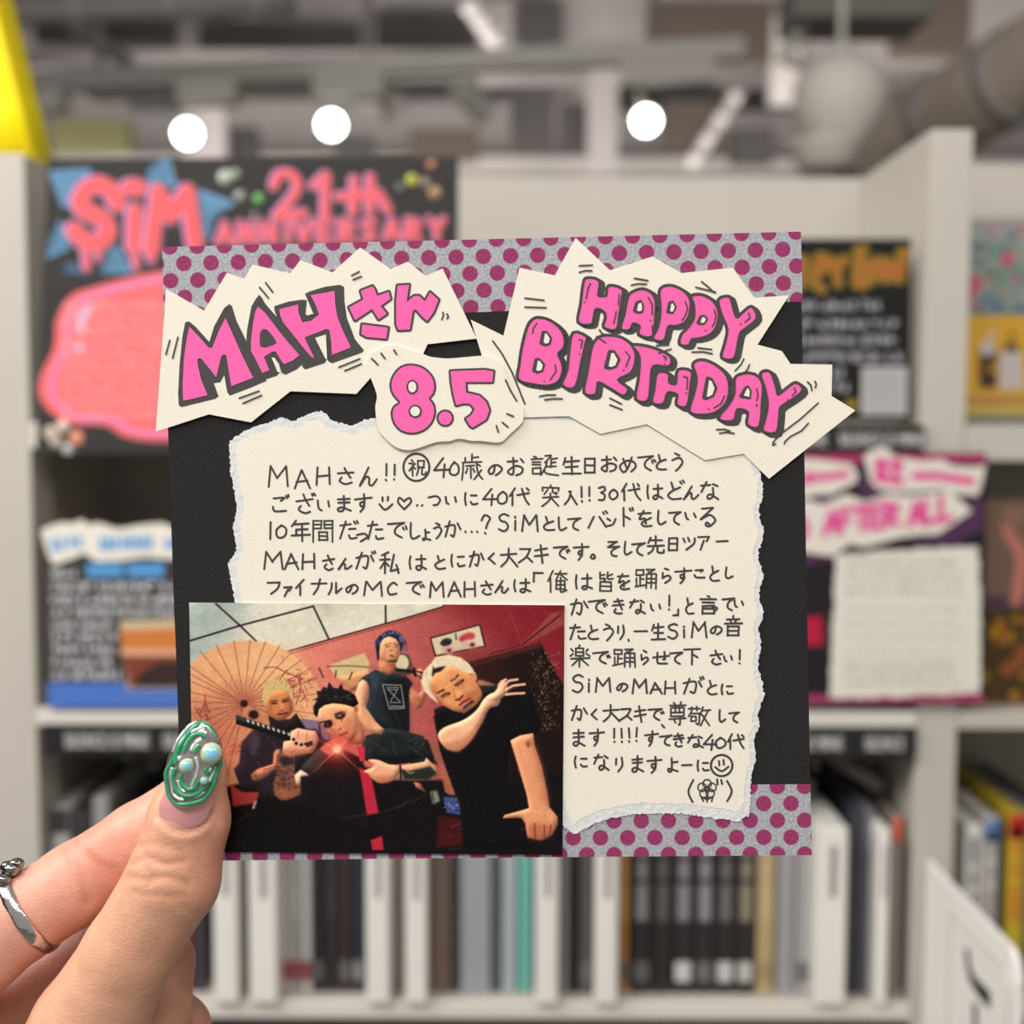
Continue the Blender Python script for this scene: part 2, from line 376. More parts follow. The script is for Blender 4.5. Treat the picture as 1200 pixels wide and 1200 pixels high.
def index_plate(px0, px1, py_top, label, col=(232, 228, 221), Y=YF-.008, lab=True):
    x0, x1 = W(px0, 1100, Y).x, W(px1, 1100, Y).x; zt = Z(py_top, 600, Y); cx = (x0+x1)/2
    t = thing('index_divider', (cx, Y+.07, z3), label, 'divider plate', 'white divider plates between CDs')
    hw = (x1-x0)/2-.0004; h = zt-z3
    b = MB(); b.box(-hw, hw, -.0695, .06, 0.0003, h); b.build('plate', mat('plate_%d' % col[0], col, .35), t, bevel=.002)
    b = MB()
    if lab:
        for k_ in range(9): b.box(-hw*.2, hw*.3, -.0699, -.0695, h*(.62+.032*k_), h*(.62+.032*k_+.022))
        b.build('name_print', mat('name_print', (120, 118, 118), .6), t)
D = [(62, 84, 948, (178, 176, 176), 'pale grey CD with a dark top beside the left post', None, None, (60, 60, 62)),
     (86, 109, 955, (58, 54, 54), 'black CD second from the left post', None, None, None),
     (110, 130, 936, (150, 148, 146), 'tall grey CD third from the left post', None, None, None),
     (131, 156, 955, (60, 56, 55), 'dark CD behind the index finger', (120, 116, 114), None, None),
     (157, 182, 955, (88, 84, 84), 'charcoal CD behind the thumb', None, None, None),
     (183, 205, 955, (196, 190, 186), 'light CD just behind the thumb knuckle', None, None, None),
     (206, 224, 955, (150, 40, 56), 'red CD behind the thumb', None, None, None),
     (225, 240, 955, (66, 60, 66), 'dark plum CD right beside the red one', None, None, None)]
D += [(281, 289, 955, (120, 115, 110), 'thin grey CD between the two leftmost white dividers', None, (176, 160, 60), None),
      (330, 341, 955, (186, 181, 176), 'pale CD with red foot just right of a white divider', None, (158, 58, 70), None),
      (342, 353, 955, (176, 171, 167), 'grey CD with red foot, middle of the red-footed three', (196, 192, 188), (158, 58, 70), None),
      (354, 365, 955, (196, 192, 188), 'palest CD with red foot, next to the black spines', None, (150, 52, 62), None),
      (366, 380, 955, (44, 41, 41), 'black CD directly right of the red-footed pale CDs', None, (96, 94, 96), None),
      (381, 395, 955, (52, 50, 50), 'black CD second in the plain black row', (66, 64, 64), None, None),
      (396, 411, 955, (62, 48, 47), 'reddish black CD in the plain black row', None, (110, 106, 104), None),
      (412, 426, 955, (46, 50, 60), 'bluish black CD left of a white divider', None, (140, 138, 138), None),
      (459, 472, 955, (146, 138, 134), 'taupe CD squeezed between two white dividers', None, None, None),
      (505, 529, 955, (120, 97, 92), 'brown CD right of a white divider', None, None, None),
      (530, 538, 955, (70, 70, 72), 'thin dark block standing for the shaded gap between the brown and pale blue CDs', None, None, None),  # gap between cases, its shade put in as a dark block
      (539, 575, 955, (160, 163, 170), 'wide pale blue-grey CD box', None, None, None),
      (576, 587, 955, (92, 94, 97), 'thin grey CD right of the wide pale box', None, None, None),
      (588, 606, 955, (166, 175, 180), 'icy blue CD left of the teal one', None, None, None),
      (607, 624, 950, (108, 178, 168), 'teal CD beside a white divider', None, None, None),
      (657, 666, 955, (150, 147, 144), 'thin grey CD right of the white divider by the teal CD', None, None, None),
      (667, 679, 955, (48, 45, 45), 'thin black CD between two greys', None, None, None),
      (680, 694, 955, (100, 99, 99), 'mid grey CD left of a white divider', None, (130, 128, 128), None),
      (726, 737, 955, (176, 122, 58), 'orange CD right of a white divider', (196, 150, 92), (110, 106, 106), None)]
for i, (p0, p1, nm, lc, fc) in enumerate(((740, 764, 'first', (138, 132, 132), (104, 100, 100)), (765, 788, 'second', (96, 92, 92), None), (789, 813, 'third', (140, 134, 140), (206, 203, 203)),
                                    (814, 838, 'fourth', (146, 138, 146), (112, 108, 112)), (839, 862, 'fifth', (112, 106, 108), (200, 197, 196)), (863, 885, 'sixth', (142, 134, 116), (190, 188, 184)))):
    D.append((p0, p1, 953, (48, 43, 43), '%s black CD with grey title to the right of the orange one' % nm, lc, fc, None))
D += [(887, 909, 953, (178, 158, 118), 'tan CD right of the six titled black ones', (192, 172, 132), (160, 140, 104), None),
      (911, 932, 953, (160, 156, 158), 'light grey CD right of the tan one', None, None, None),
      (933, 953, 953, (168, 165, 166), 'light grey CD with dark foot left of a white divider', None, (110, 108, 108), None),
      (995, 1009, 948, (60, 60, 68), 'slate CD between the two rightmost white dividers', None, None, None),
      (1010, 1025, 948, (108, 108, 116), 'grey-blue CD between the two rightmost white dividers', None, None, None),
      (1043, 1055, 955, (150, 140, 136), 'CD with an orange-red top next to the right post', None, None, (216, 100, 78))]
for p0, p1, pt, col, lb, la, fo, he in D: cd_case(p0, p1, pt, col, lb, la, fo, he)
for p0, p1, pt, lb in ((249, 279, 972, 'white divider plate nearest the hand'), (291, 325, 976, 'wide white divider plate left of the red-footed CDs'), (428, 457, 974, 'white divider plate right of the bluish black CD'),
                       (474, 501, 978, 'white divider plate left of the brown CD'), (627, 655, 972, 'white divider plate right of the teal CD'), (697, 725, 974, 'white divider plate left of the orange CD'),
                       (956, 993, 969, 'white divider plate at the card\'s lower right corner'), (1027, 1042, 970, 'white divider plate nearest the right post')):
    index_plate(p0, p1, pt, lb)
g2 = 'CD cases right of the post'
cd_case(1129, 1149, 965, (226, 223, 218), 'white CD right of the shelf post', (150, 148, 150), None, None, group=g2)
cd_case(1151, 1169, 956, (206, 200, 192), 'cream CD with a blue top right of the post', (160, 156, 152), None, (108, 140, 190), group=g2)
cd_case(1170, 1177, 962, (46, 42, 40), 'thin black CD left of the yellow one', None, None, None, group=g2)
cd_case(1178, 1200, 951, (198, 172, 42), 'yellow CD with a red top at the right edge', (200, 130, 50), (120, 130, 130), (186, 44, 44), group=g2)
cd_case(1202, 1224, 955, (120, 116, 114), 'grey CD beyond the yellow one', None, None, None, group=g2)
cd_case(1226, 1246, 955, (60, 58, 60), 'black CD last beyond the yellow one', None, None, None, group=g2)

# ------------------------------------------------------------------ display cards on the shelf
def board(name, px, py, Y, label, cat, group='handmade display cards on the shelf'):
    p = W(px, py, Y); t = thing(name, p, label, cat, group)
    fn = lambda x, y, h: (lambda q: (q.x-p.x, -h*.001, q.z-p.z))(W(x, y, Y))
    return t, fn
M_card = mat('card_black', (54, 52, 51), .75, noise=.08, nscale=40)
def rows(fl, x0, x1, y0, y1, n, hgt, h, mi, rnd, gap=.12, mi2=None):
    for i in range(n):
        y = y0+(y1-y0)*(i+.5)/n; x = x0
        e = x1 - rnd.random()*.12*(x1-x0)
        while x < e:
            wd = hgt*(.5+.5*rnd.random()); m2 = mi2 if (mi2 is not None and rnd.random() < .3) else mi
            for _ in range(3):
                xa = x+rnd.random()*wd; ya = y+(rnd.random()-.5)*hgt
                if rnd.random() < .5: fl.stroke([(x, ya), (x+wd, ya+(rnd.random()-.5)*2)], hgt*.17, h, m2, n=6)
                else: fl.stroke([(xa, y-hgt/2), (xa+(rnd.random()-.5)*3, y+hgt/2)], hgt*.17, h, m2, n=6)
            x += wd+hgt*.25
            if rnd.random() < gap: x += hgt*.5
M_pop_red = mat('pop_red', (240, 100, 104), .7); M_pop_lav = mat('pop_lavender', (206, 150, 205), .7)
M_blue = mat('pop_blue', (112, 160, 198), .7, noise=.1, nscale=60); M_bdark = mat('pop_blue_dark', (62, 92, 118), .7)
M_gry = mat('pop_glow', (112, 98, 112), .8); M_pink = mat('pop_bubble', (246, 112, 116), .7); M_ptx = mat('pop_bubble_text', (250, 172, 170), .7)
M_plav = mat('pop_bubble_rim', (236, 136, 186), .7)
# --- big anniversary board
t, fn = board('anniversary_board', 296, 530, YF-.0045, 'large black board reading SiM 21th ANNIVERSARY in red letters', 'display board')
f = Flat(fn); f.prism([(56, 186), (537, 183), (537, 531), (42, 531)], -2.4, 0); f.build('board', M_card, t)
z = fr(50, 170, 4.8); f = Flat(fn)
stars = [z(35, 150, 265, 130, 270, 160, 150, 340, 110, 350), z(580, 220, 600, 130, 680, 70, 720, 100, 755, 235), z(880, 250, 1085, 325, 960, 410, 930, 540, 880, 500), z(330, 720, 370, 590, 430, 570, 500, 720), z(20, 640, 40, 520, 100, 420, 150, 580), z(110, 720, 150, 660, 220, 720)]
for s_ in stars:
    f = Flat(fn); f.poly(s_, .1, 0)
    cx = sum(q[0] for q in s_)/len(s_); cy = sum(q[1] for q in s_)/len(s_)
    for k_ in (.75, .5, .28): f.stroke([(cx+(x-cx)*k_-2, cy+(y-cy)*k_) for x, y in s_], 1.6, .2, 1, closed=True, n=6)
    f.build('star_drawing', [M_blue, M_bdark], t)
S = [smooth(z(420, 330, 400, 270, 330, 225, 260, 240, 210, 310, 240, 370, 330, 410, 370, 480, 330, 540, 250, 545, 180, 480), 4), z(490, 240, 540, 240), z(520, 370, 515, 570), z(612, 590, 650, 260, 720, 400, 815, 260, 860, 560),
     z(310, 540, 320, 640), z(245, 560, 250, 690), z(520, 570, 530, 690), z(610, 580, 615, 650)]
wd = [19, 19, 17, 17, 5, 7, 6, 6]
T2 = fr(240, 170, 3.934)
S2 = [smooth(T2(320, 190, 340, 140, 400, 135, 430, 190, 390, 260, 330, 330), 4)+T2(460, 315), T2(505, 190, 560, 140, 555, 325), T2(690, 160, 685, 310), T2(620, 240, 740, 232), T2(765, 150, 762, 305), T2(765, 250, 800, 220, 845, 300)]
def letters(fl, strokes, widths, off):
    for (dx, dy, ex, h, mi) in off:
        for s_, w_ in zip(strokes, widths): fl.stroke([(x+dx, y+dy) for x, y in s_], max(2, w_+ex), h, mi)
f = Flat(fn)
letters(f, S, wd, ((0, 1, 7, .3, 0), (-3, -1, 1, .4, 1), (0, 0, 0, .5, 2)))
letters(f, S2, [9]*6, ((0, 0, 6, .3, 0), (-2.5, -1, 1, .4, 1), (0, 0, 0, .5, 2)))
G = {'A': [(0, 9, 4, 0, 8, 9), (1.5, 6, 6.5, 6)], 'N': [(0, 9, 0, 0, 7, 9, 7, 0)], 'I': [(2, 0, 2, 9)], 'V': [(0, 0, 4, 9, 8, 0)], 'E': [(7, 0, 0, 0, 0, 9, 7, 9), (0, 4.5, 6, 4.5)], 'R': [(0, 9, 0, 0, 6, 1, 6, 4, 0, 5, 7, 9)],
     'S': [(7, 1, 3, 0, 0, 2, 6, 6, 4, 9, 0, 8)], 'Y': [(0, 0, 4, 4.5, 8, 0), (4, 4.5, 4, 9)]}
x = 256
sts = []
for ch in 'ANNIVERSARY':
    for s_ in G[ch]: sts.append([(x+px*2.05, 262-.01*(x-256)*2+py*2.6) for px, py in zip(s_[::2], s_[1::2])])
    x += 14 if ch == 'I' else 26
letters(f, sts, [6]*len(sts), ((0, 0, 5, .3, 0), (-2, -1, 1, .4, 1), (0, 0, 0, .5, 2)))
f.build('lettering', [M_gry, M_pop_lav, M_pop_red], t)
q = fr(0, 160, 3)
bub = smooth(q(600, 470, 440, 500, 330, 530, 250, 560, 200, 640, 190, 740, 145, 840, 140, 910, 180, 970, 250, 1010, 370, 1015, 440, 1055, 560, 1070, 800, 1060, 1100, 1075, 1300, 1010, 1420, 900, 1380, 700, 1420, 580, 1300, 500, 1000, 510, 800, 460), 5, True)
ctr = (250, 415)
f = Flat(fn); f.poly(bub, .15, 0); f.stroke([(ctr[0]+(x-ctr[0])*.93, ctr[1]+(y-ctr[1])*.92) for x, y in bub], 6, .25, 1, closed=True)
f.poly(q(270, 690, 275, 630, 310, 590, 335, 590, 300, 640, 292, 695), .3, 3); f.disc(93, 407, 5, .3, 3)
rows(f, 74, 440, 352, 492, 10, 8, .4, 2, random.Random(3))
f.build('speech_bubble', [M_pink, M_plav, M_ptx, mat('pop_shine', (205, 190, 226), .6)], t)
for (x, y, r, c_) in ((60, 508, 9, (200, 180, 165)), (74, 500, 8, (222, 200, 184)), (66, 518, 8, (190, 172, 160)), (90, 514, 9, (226, 150, 118)), (80, 537 - 10, 7, (186, 184, 190)),
                     (264, 208, 9, (176, 186, 170)), (276, 204, 6, (160, 170, 160)), (281, 230, 7, (150, 156, 146)), (303, 233, 6, (120, 196, 110)), (300, 254, 6, (112, 106, 110)),
                     (483, 211, 7, (196, 196, 80)), (470, 220, 6, (112, 110, 100)), (498, 214, 6, (150, 142, 120)), (506, 193, 6, (190, 120, 104)), (510, 226, 8, (172, 140, 104))):
    p = fn(x, y, .0); b = MB(); b.ball(p, r*.00058, .002, r*.00058, n=14); b.build('pearl_sticker', mat('pearl_%d_%d_%d' % c_, c_, .15, coat=.5), t, smooth=True)

# --- small card on the lower left
rnd = random.Random(11)
t, fn = board('review_card', 160, 832, YF-.0045, 'black display card with blue headings and a small orange photo above the hand', 'display card')
f = Flat(fn); f.prism([(56, 622), (300, 622), (300, 829.5), (56, 829.5)], -1.6, 0, 0); f.poly([(56, 800), (300, 800), (300, 829), (56, 829)], .1, 1)
f.build('card', [M_card, mat('card_blue', (76, 116, 196), .6)], t)
z = fr(40, 600, 7.06)
f = Flat(fn)
f.prism(z(60, 150, 110, 125, 230, 85, 320, 95, 400, 60, 450, 110, 520, 85, 700, 140, 860, 110, 1060, 90, 1150, 130, 1400, 100, 1700, 140, 1690, 400, 1400, 370, 1130, 390, 920, 370, 720, 400, 520, 410, 420, 340, 330, 380, 160, 440, 100, 300), .1, .9, 0)
f.build('title_cutout', mat('cut_white', (232, 226, 214), .75), t)
f = Flat(fn)
for a_ in ((130, 215, 260, 205, 250, 310, 170, 320, 130, 260), (275, 205, 405, 190, 410, 260, 290, 290), (540, 200, 620, 205, 700, 220, 700, 300, 560, 310), (715, 225, 850, 215, 960, 190, 990, 200, 990, 280, 850, 290, 715, 300), (1080, 220, 1300, 210, 1300, 300, 1080, 300), (1340, 220, 1560, 220, 1560, 310, 1340, 310)):
    pp = z(*a_); xs = [p[0] for p in pp]; ys = [p[1] for p in pp]
    n_ = max(2, int((max(xs)-min(xs))/7))
    for k_ in range(n_):
        xa = min(xs)+(max(xs)-min(xs))*(k_+.5)/n_; f.stroke([(xa-2, max(ys)), (xa, min(ys)), (xa+2, max(ys))], 3.0, 1.0, 0); f.stroke([(xa-3, sum(ys)/len(ys)), (xa+3, sum(ys)/len(ys))], 3.2, 1.0, 0)
f.build('title_lettering', mat('title_blue', (92, 158, 214), .7), t)
f = Flat(fn)
f.poly(z(430, 425, 740, 420, 735, 540, 440, 545), .2, 1); f.poly(z(765, 420, 1075, 415, 1075, 545, 770, 540), .2, 1)
rows(f, 60, 94, 664, 680, 1, 8, .2, 0, rnd); rows(f, 60, 290, 680, 725, 3, 8.5, .2, 0, rnd, .2); rows(f, 62, 138, 725, 798, 5, 8.5, .2, 0, rnd, .2)
f.build('handwriting', [mat('chalk', (236, 234, 238), .8), mat('marker_blue', (84, 148, 204), .7)], t)
f = Flat(fn)
f.prism([(140, 728), (300, 722), (300, 806), (150, 808)], .1, .5, 0); f.poly([(142, 738), (300, 732), (300, 765), (143, 765)], .6, 1); f.poly([(142, 760), (300, 762), (300, 768), (142, 768)], .7, 4); f.poly([(145, 768), (300, 768), (300, 804), (152, 806)], .6, 2); f.poly([(165, 788), (190, 774), (240, 780), (300, 772), (300, 804), (155, 806)], .7, 3); f.poly([(205, 730), (300, 724), (300, 760), (230, 756)], .65, 5)
f.build('photo_print', [mat('ph_cream', (206, 186, 150), .5), mat('ph_orange', (206, 122, 60), .5), mat('ph_brown', (126, 62, 40), .5), mat('ph_dark', (56, 38, 36), .5), mat('ph_pale', (226, 172, 140), .5), mat('ph_red', (184, 80, 56), .5)], t)

# --- upper right card
t, fn = board('notice_card', 960, 489, YF+.012, 'black display card with a jagged orange title above the card\'s right edge', 'display card')
t.location.z = W(960, 494, YF+.012).z; pz = t.location.z - W(960, 489, YF+.012).z
fn0 = fn; fn = lambda x, y, h: (lambda a_: (a_[0], a_[1], a_[2]-pz))(fn0(x, y, h))
f = Flat(fn); f.prism([(852, 280), (1068, 280), (1066, 493), (852, 493)], -1.6, 0); f.build('card', mat('card_black2', (19, 18, 18), .7), t)
z = fr(930, 270, 7.5); f = Flat(fn)
for c_, ww, h in ((1, 12, .1), (0, 5, .3)):
    for a_ in ((-380, 480, -380, 260, -300, 400, -230, 260, -220, 470), (-160, 250, -150, 470, -40, 460), (-150, 360, -60, 350), (30, 250, 60, 480, 100, 260), (170, 470, 230, 230, 300, 260, 260, 350, 190, 360), (330, 260, 370, 350, 450, 250), (375, 350, 390, 470),
               (545, 470, 560, 260, 640, 280, 660, 360, 560, 470), (690, 440, 740, 260, 800, 430), (830, 270, 860, 420, 900, 300, 930, 430, 960, 250), (560, 180, 620, 170), (940, 200, 990, 190), (230, 500, 250, 520), (600, 490, 620, 480)):
        f.stroke(z(*a_), ww, h, c_)
f.build('title_lettering', [mat('pop_orange', (176, 92, 48), .7), mat('pop_olive', (140, 124, 34), .7)], t)
f = Flat(fn); rnd = random.Random(5)
rows(f, 862, 1046, 350, 366, 1, 10, .2, 0, rnd); rows(f, 862, 1066, 370, 428, 3, 10, .2, 0, rnd); rows(f, 862, 1000, 428, 462, 2, 10, .2, 0, rnd); f.disc(998, 474, 8, .2, 1, 6)
f.build('handwriting', [mat('chalk2', (190, 188, 194), .8), mat('pop_olive', (150, 132, 34), .7)], t)
f = Flat(fn); f.prism([(1010, 430), (1063, 430), (1062, 486), (1009, 486)], .05, .4, 0); f.poly([(1014, 434), (1059, 434), (1058, 482), (1013, 482)], .5, 1)
f.build('blank_sticker', [mat('sticker', (186, 182, 182), .6), mat('sticker_in', (172, 168, 168), .6)], t)

# --- lower right fan card
t, fn = board('fan_message_card', 1040, 824, YF-.0075, 'dark purple card with pink cut-out titles and a torn white letter', 'display card')
f = Flat(fn); f.prism([(842, 531), (1156, 531), (1152, 823), (842, 823)], -1.6, 0, 0)
for a_ in ((842, 600, 930, 560, 1010, 590, 900, 640), (1000, 560, 1150, 545, 1150, 600, 1020, 600), (1060, 640, 1152, 590, 1152, 620, 1090, 650), (842, 660, 960, 640, 975, 655, 842, 690)):
    f.poly([(x, y) for x, y in zip(a_[::2], a_[1::2])], .1, 1)
f.build('card', [mat('card_plum', (30, 24, 30), .7), mat('card_purple', (78, 46, 78), .7)], t)
for nm_, c3, pg in (('washi_tape', (166, 54, 100), [(842, 532), (1156, 532), (1156, 543), (842, 543)]), ('washi_tape', (166, 54, 100), [(842, 815), (1152, 813), (1152, 823), (842, 823)]), ('red_sticker', (180, 24, 62), [(930, 725), (963, 722), (965, 756), (930, 756)])):
    f = Flat(fn); f.poly(pg, .15, 0); f.build(nm_, mat('tp_%d' % c3[2], c3, .7), t)
z = fr(940, 520, 5.4545); f = Flat(fn)
f.prism(z(-500, 110, -200, 80, 90, 100, 170, 110, 240, 120, 310, 130, 355, 190, 340, 250, 250, 290, 190, 325, 90, 325, -100, 380, -500, 360), .2, .9); f.prism(z(395, 75, 440, 45, 520, 15, 590, 80, 760, 110, 900, 100, 950, 140, 1080, 150, 1170, 140, 1150, 240, 1120, 330, 990, 320, 900, 290, 760, 300, 650, 310, 480, 290, 430, 230), .2, .9)
f.prism(z(-500, 360, -200, 400, 50, 360, 130, 390, 280, 320, 400, 370, 560, 315, 650, 335, 780, 320, 940, 300, 1080, 430, 860, 580, 760, 580, 620, 600, 400, 660, 300, 640, 190, 720, 0, 690, -500, 740), .95, 1.6)
f.build('title_cutout', mat('cut_white2', (226, 218, 206), .75), t)
f = Flat(fn); pk = 0
W2 = {'A': [(0, 9, 4, 0, 8, 9), (2, 6, 6, 6)], 'F': [(7, 0, 0, 0, 0, 9), (0, 4.5, 6, 4.5)], 'T': [(0, 0, 8, 0), (4, 0, 4, 9)], 'E': [(7, 0, 0, 0, 0, 9, 7, 9), (0, 4.5, 6, 4.5)], 'R': [(0, 9, 0, 0, 6, 1, 6, 4, 0, 5, 7, 9)], 'L': [(0, 0, 0, 9, 7, 9)], '8': [(3, 4, 0, 2, 3, 0, 6, 2, 0, 7, 3, 9, 6, 7, 3, 4)], '2': [(0, 2, 3, 0, 6, 2, 0, 9, 7, 9)], 'D': [(0, 0, 0, 9, 6, 7, 7, 4, 5, 1, 0, 0)]}
def word(s_, x, y, cw, chh, sl, wd_, h):
    for c_ in s_:
        for g in W2[c_]: f.stroke([(x+px*cw/9, y+py*chh/9+sl*(px*cw/9)) for px, py in zip(g[::2], g[1::2])], wd_, h, 0)
        x += cw*1.06; y += sl*cw*1.06
word('DEAD', 874, 609, 18, 26, -.04, 8, 1.7); word('AFTER', 966, 601, 17, 25, -.14, 8, 1.7); word('ALL', 1065, 590, 17, 26, -.18, 8, 1.7); word('82', 1027, 539, 16, 24, .05, 8.5, 1.0)
f.stroke(z(720, 205, 860, 205, 1080, 240), 10, 1.0); f.stroke(z(-300, 230, 0, 230, 60, 220, 280, 195), 9, 1.0); f.stroke(z(40, 190, 50, 240), 8, 1.0)
f.build('title_lettering', mat('pop_pink', (222, 84, 150), .7), t)
f = Flat(fn); rn = random.Random(4)
f.prism(rough_edge([(979, 650), (1060, 644), (1146, 641), (1149, 730), (1148, 812), (1060, 816), (972, 818), (975, 735)], 5, 1.1, rn), .2, .8, 0)
rows(f, 992, 1132, 652, 700, 4, 6, .9, 1, rn, .5); rows(f, 992, 1130, 706, 772, 4, 6, .9, 2, rn, .8); rows(f, 990, 1126, 772, 806, 3, 6, .9, 1, rn, .4)
f.build('torn_letter', [mat('letter_white', (226, 221, 208), .8), mat('letter_ink', (168, 163, 155), .8), mat('letter_ink2', (190, 185, 176), .8)], t)

# --- right bay: facing jackets
t, fn = board('flower_jacket', 1185, 489, YB-.006, 'tall facing jacket with blurred teal flowers above a yellow picture', 'CD jacket', 'facing jackets right of the post')
rn = random.Random(9); f = Flat(fn); f.prism([(1124, 256), (1256, 256), (1256, 489), (1124, 489)], -4, 0, 0); f.poly([(1124, 256), (1256, 256), (1256, 268), (1124, 268)], .1, 1); f.build('jacket', [mat('jk_teal', (142, 152, 148), .5), mat('jk_grey', (150, 142, 140), .5)], t)
f = Flat(fn)
for i in range(120):
    x = 1128+rn.random()*124; y = 270+rn.random()*98; f.disc(x, y, 2.5+3*rn.random(), .2+.001*i, rn.choice((0, 0, 0, 1, 2, 2, 3, 4, 5)))
f.disc(1180, 304, 8, .5, 1); f.disc(1142, 338, 7, .5, 1); f.disc(1168, 360, 6, .5, 4)
f.build('flower_print', [mat('fl_green', (110, 146, 132), .5), mat('fl_pink', (204, 84, 120), .5), mat('fl_pale', (190, 182, 176), .5), mat('fl_dark', (96, 112, 106), .5), mat('fl_blue', (82, 104, 160), .5), mat('fl_tan', (178, 146, 128), .5)], t)
f = Flat(fn); f.poly([(1126, 370), (1256, 370), (1256, 487), (1126, 487)], .2, 0); f.poly([(1126, 462), (1256, 462), (1256, 487), (1126, 487)], .3, 1)
for x in range(1134, 1250, 7): f.stroke([(x, 466), (x+4, 474)], 3, .4, 2, n=6)
f.poly([(1147, 410), (1168, 410), (1168, 455), (1147, 455)], .4, 3); f.disc(1157, 408, 8, .5, 4, 10); f.disc(1162, 392, 4, .5, 4, 5); f.disc(1162, 432, 4, .5, 0)
f.poly([(1172, 412), (1196, 412), (1200, 456), (1170, 456)], .4, 4); f.poly([(1178, 402), (1192, 402), (1194, 412), (1176, 412)], .5, 3); f.disc(1186, 393, 4, .5, 5); f.disc(1214, 425, 8, .4, 3, 26); f.disc(1236, 425, 9, .4, 4, 26)
f.build('yellow_print', [mat('ye', (222, 170, 56), .5), mat('ye_pale', (206, 182, 96), .5), mat('ye_red', (176, 56, 40), .5), mat('ye_brown', (76, 52, 40), .5), mat('ye_white', (206, 198, 196), .5), mat('ye_olive', (110, 96, 50), .5)], t)
t, fn = board('amber_jacket', 1205, 829, YF+.02, 'dark facing jacket with a pale pink shape over amber below the yellow one', 'CD jacket', 'facing jackets right of the post')
t.location.z = z2+.0005; pz2 = z2+.0005 - W(1205, 829, YF+.02).z
fn1 = fn; fn = lambda x, y, h: (lambda a_: (a_[0], a_[1], a_[2]-pz2))(fn1(x, y, h))
f = Flat(fn); f.prism([(1130, 586), (1270, 586), (1270, 829), (1130, 829)], -4, 0, 0); f.build('jacket', mat('am_brown', (122, 98, 80), .5), t)
f = Flat(fn); f.poly([(1130, 710), (1270, 708), (1270, 822), (1130, 822)], .1, 0); f.poly([(1130, 698), (1270, 700), (1270, 712), (1130, 714)], .2, 1); f.stroke(smooth([(1184, 600), (1180, 622), (1196, 650), (1194, 680), (1190, 704)], 4), 14, .2, 2); f.disc(1186, 606, 12, .3, 3)
for i in range(40): f.disc(1132+rn.random()*130, 722+rn.random()*95, 4+5*rn.random(), .3+.001*i, rn.choice((4, 4, 5, 0)))
f.build('cover_print', [mat('am_dark', (76, 58, 26), .5), mat('am_violet', (82, 62, 74), .5), mat('am_pink', (196, 122, 112), .5), mat('am_rose', (150, 110, 96), .5), mat('am_gold', (168, 122, 22), .5), mat('am_rust', (150, 84, 40), .5)], t)

# --- white index sign standing out from the post, lower right
sx = X(1083, 1010); t = thing('index_sign', (sx, YF-.004, Z(1240)), 'white index sign with a black brush mark jutting from the post, bottom right', 'index sign')
zz = Z(1006, 1083)-Z(1240); yn = -.162
b = MB(); out = [(0, 0), (0, zz), (yn+.012, zz), (yn+.004, zz-.005), (yn, zz-.015), (yn, 0)]
b.add([(0, y, z_) for y, z_ in out]+[(.004, y, z_) for y, z_ in out], [tuple(range(6)), tuple(range(11, 5, -1))]+[(i, 6+i, 6+(i+1) % 6, (i+1) % 6) for i in range(6)])
b.build('plate', mat('sign_white', (250, 247, 242), .4), t)
b = MB(); pr = [(-.056, 0), (-.056, zz-.014), (yn+.014, zz-.013), (yn+.008, zz-.022), (yn+.007, 0)]
b.tube([(-.0006, y, z_) for y, z_ in pr], .0014, 8); b.build('raised_border', mat('sign_border', (206, 200, 194), .4), t)
def on_sign(px_, py_, h):
    d = FWD + RIGHT*((px_-600)/F) + UP*((600-py_)/F); q_ = CAM + d*(sx/d.x); o_s = Vector((sx, YF-.004, Z(1240)))
    return (-.0003-h*.001, q_.y-o_s.y, q_.z-o_s.z)
zg = fr(1050, 980, 5.453); f = Flat(on_sign)
f.poly(zg(440, 710, 468, 730, 478, 830, 500, 890, 560, 950, 606, 1000, 606, 1100, 590, 1095, 520, 1010, 475, 930, 455, 850), .05, 0); f.poly(zg(495, 1065, 522, 1065, 524, 1330, 497, 1330), .05, 0)
f.build('brush_mark', mat('brush_black', (34, 32, 32), .6), t)

# --- yellow sheet on top of the left post
p = Vector((X(20, 180), YF+.05, Z(182, 20, YF+.0)))
t = thing('yellow_sheet', p, 'bright yellow folded vinyl sheet draped behind the left post', 'vinyl sheet')
def sheet(pts, z0s, z1, name, mt):
    b = MB(); n = len(pts); vs = []; fs = []; K = 8
    for k_ in range(K+1):
        u = k_/K
        for i, (x, y) in enumerate(pts):
            lean = -.075*u*(1 if name == 'folded_edge' else i/(n-1)); zz_ = z0s[i]+(z1-z0s[i])*u
            vs.append((x+lean, y, zz_))
    for k_ in range(K):
        for i in range(n-1): a_ = k_*n+i; fs.append((a_, a_+1, a_+n+1, a_+n))
    b.add(vs, fs); o = b.build(name, mt, t, smooth=True); s_ = o.modifiers.new('thickness', 'SOLIDIFY'); s_.thickness = .0008; return o
my = mat('vinyl_yellow', (250, 226, 12), .45)
sheet(smooth([(-.15, .04), (-.09, .03), (-.055, .01), (-.03, .0), (-.006, .006)], 4), [.002]*17, .32, 'sheet', my)
sheet(smooth([(-.016, .004), (-.008, -.012), (-.002, -.016), (.002, -.008), (.005, .01)], 4), [.002]*17, .32, 'folded_edge', my)
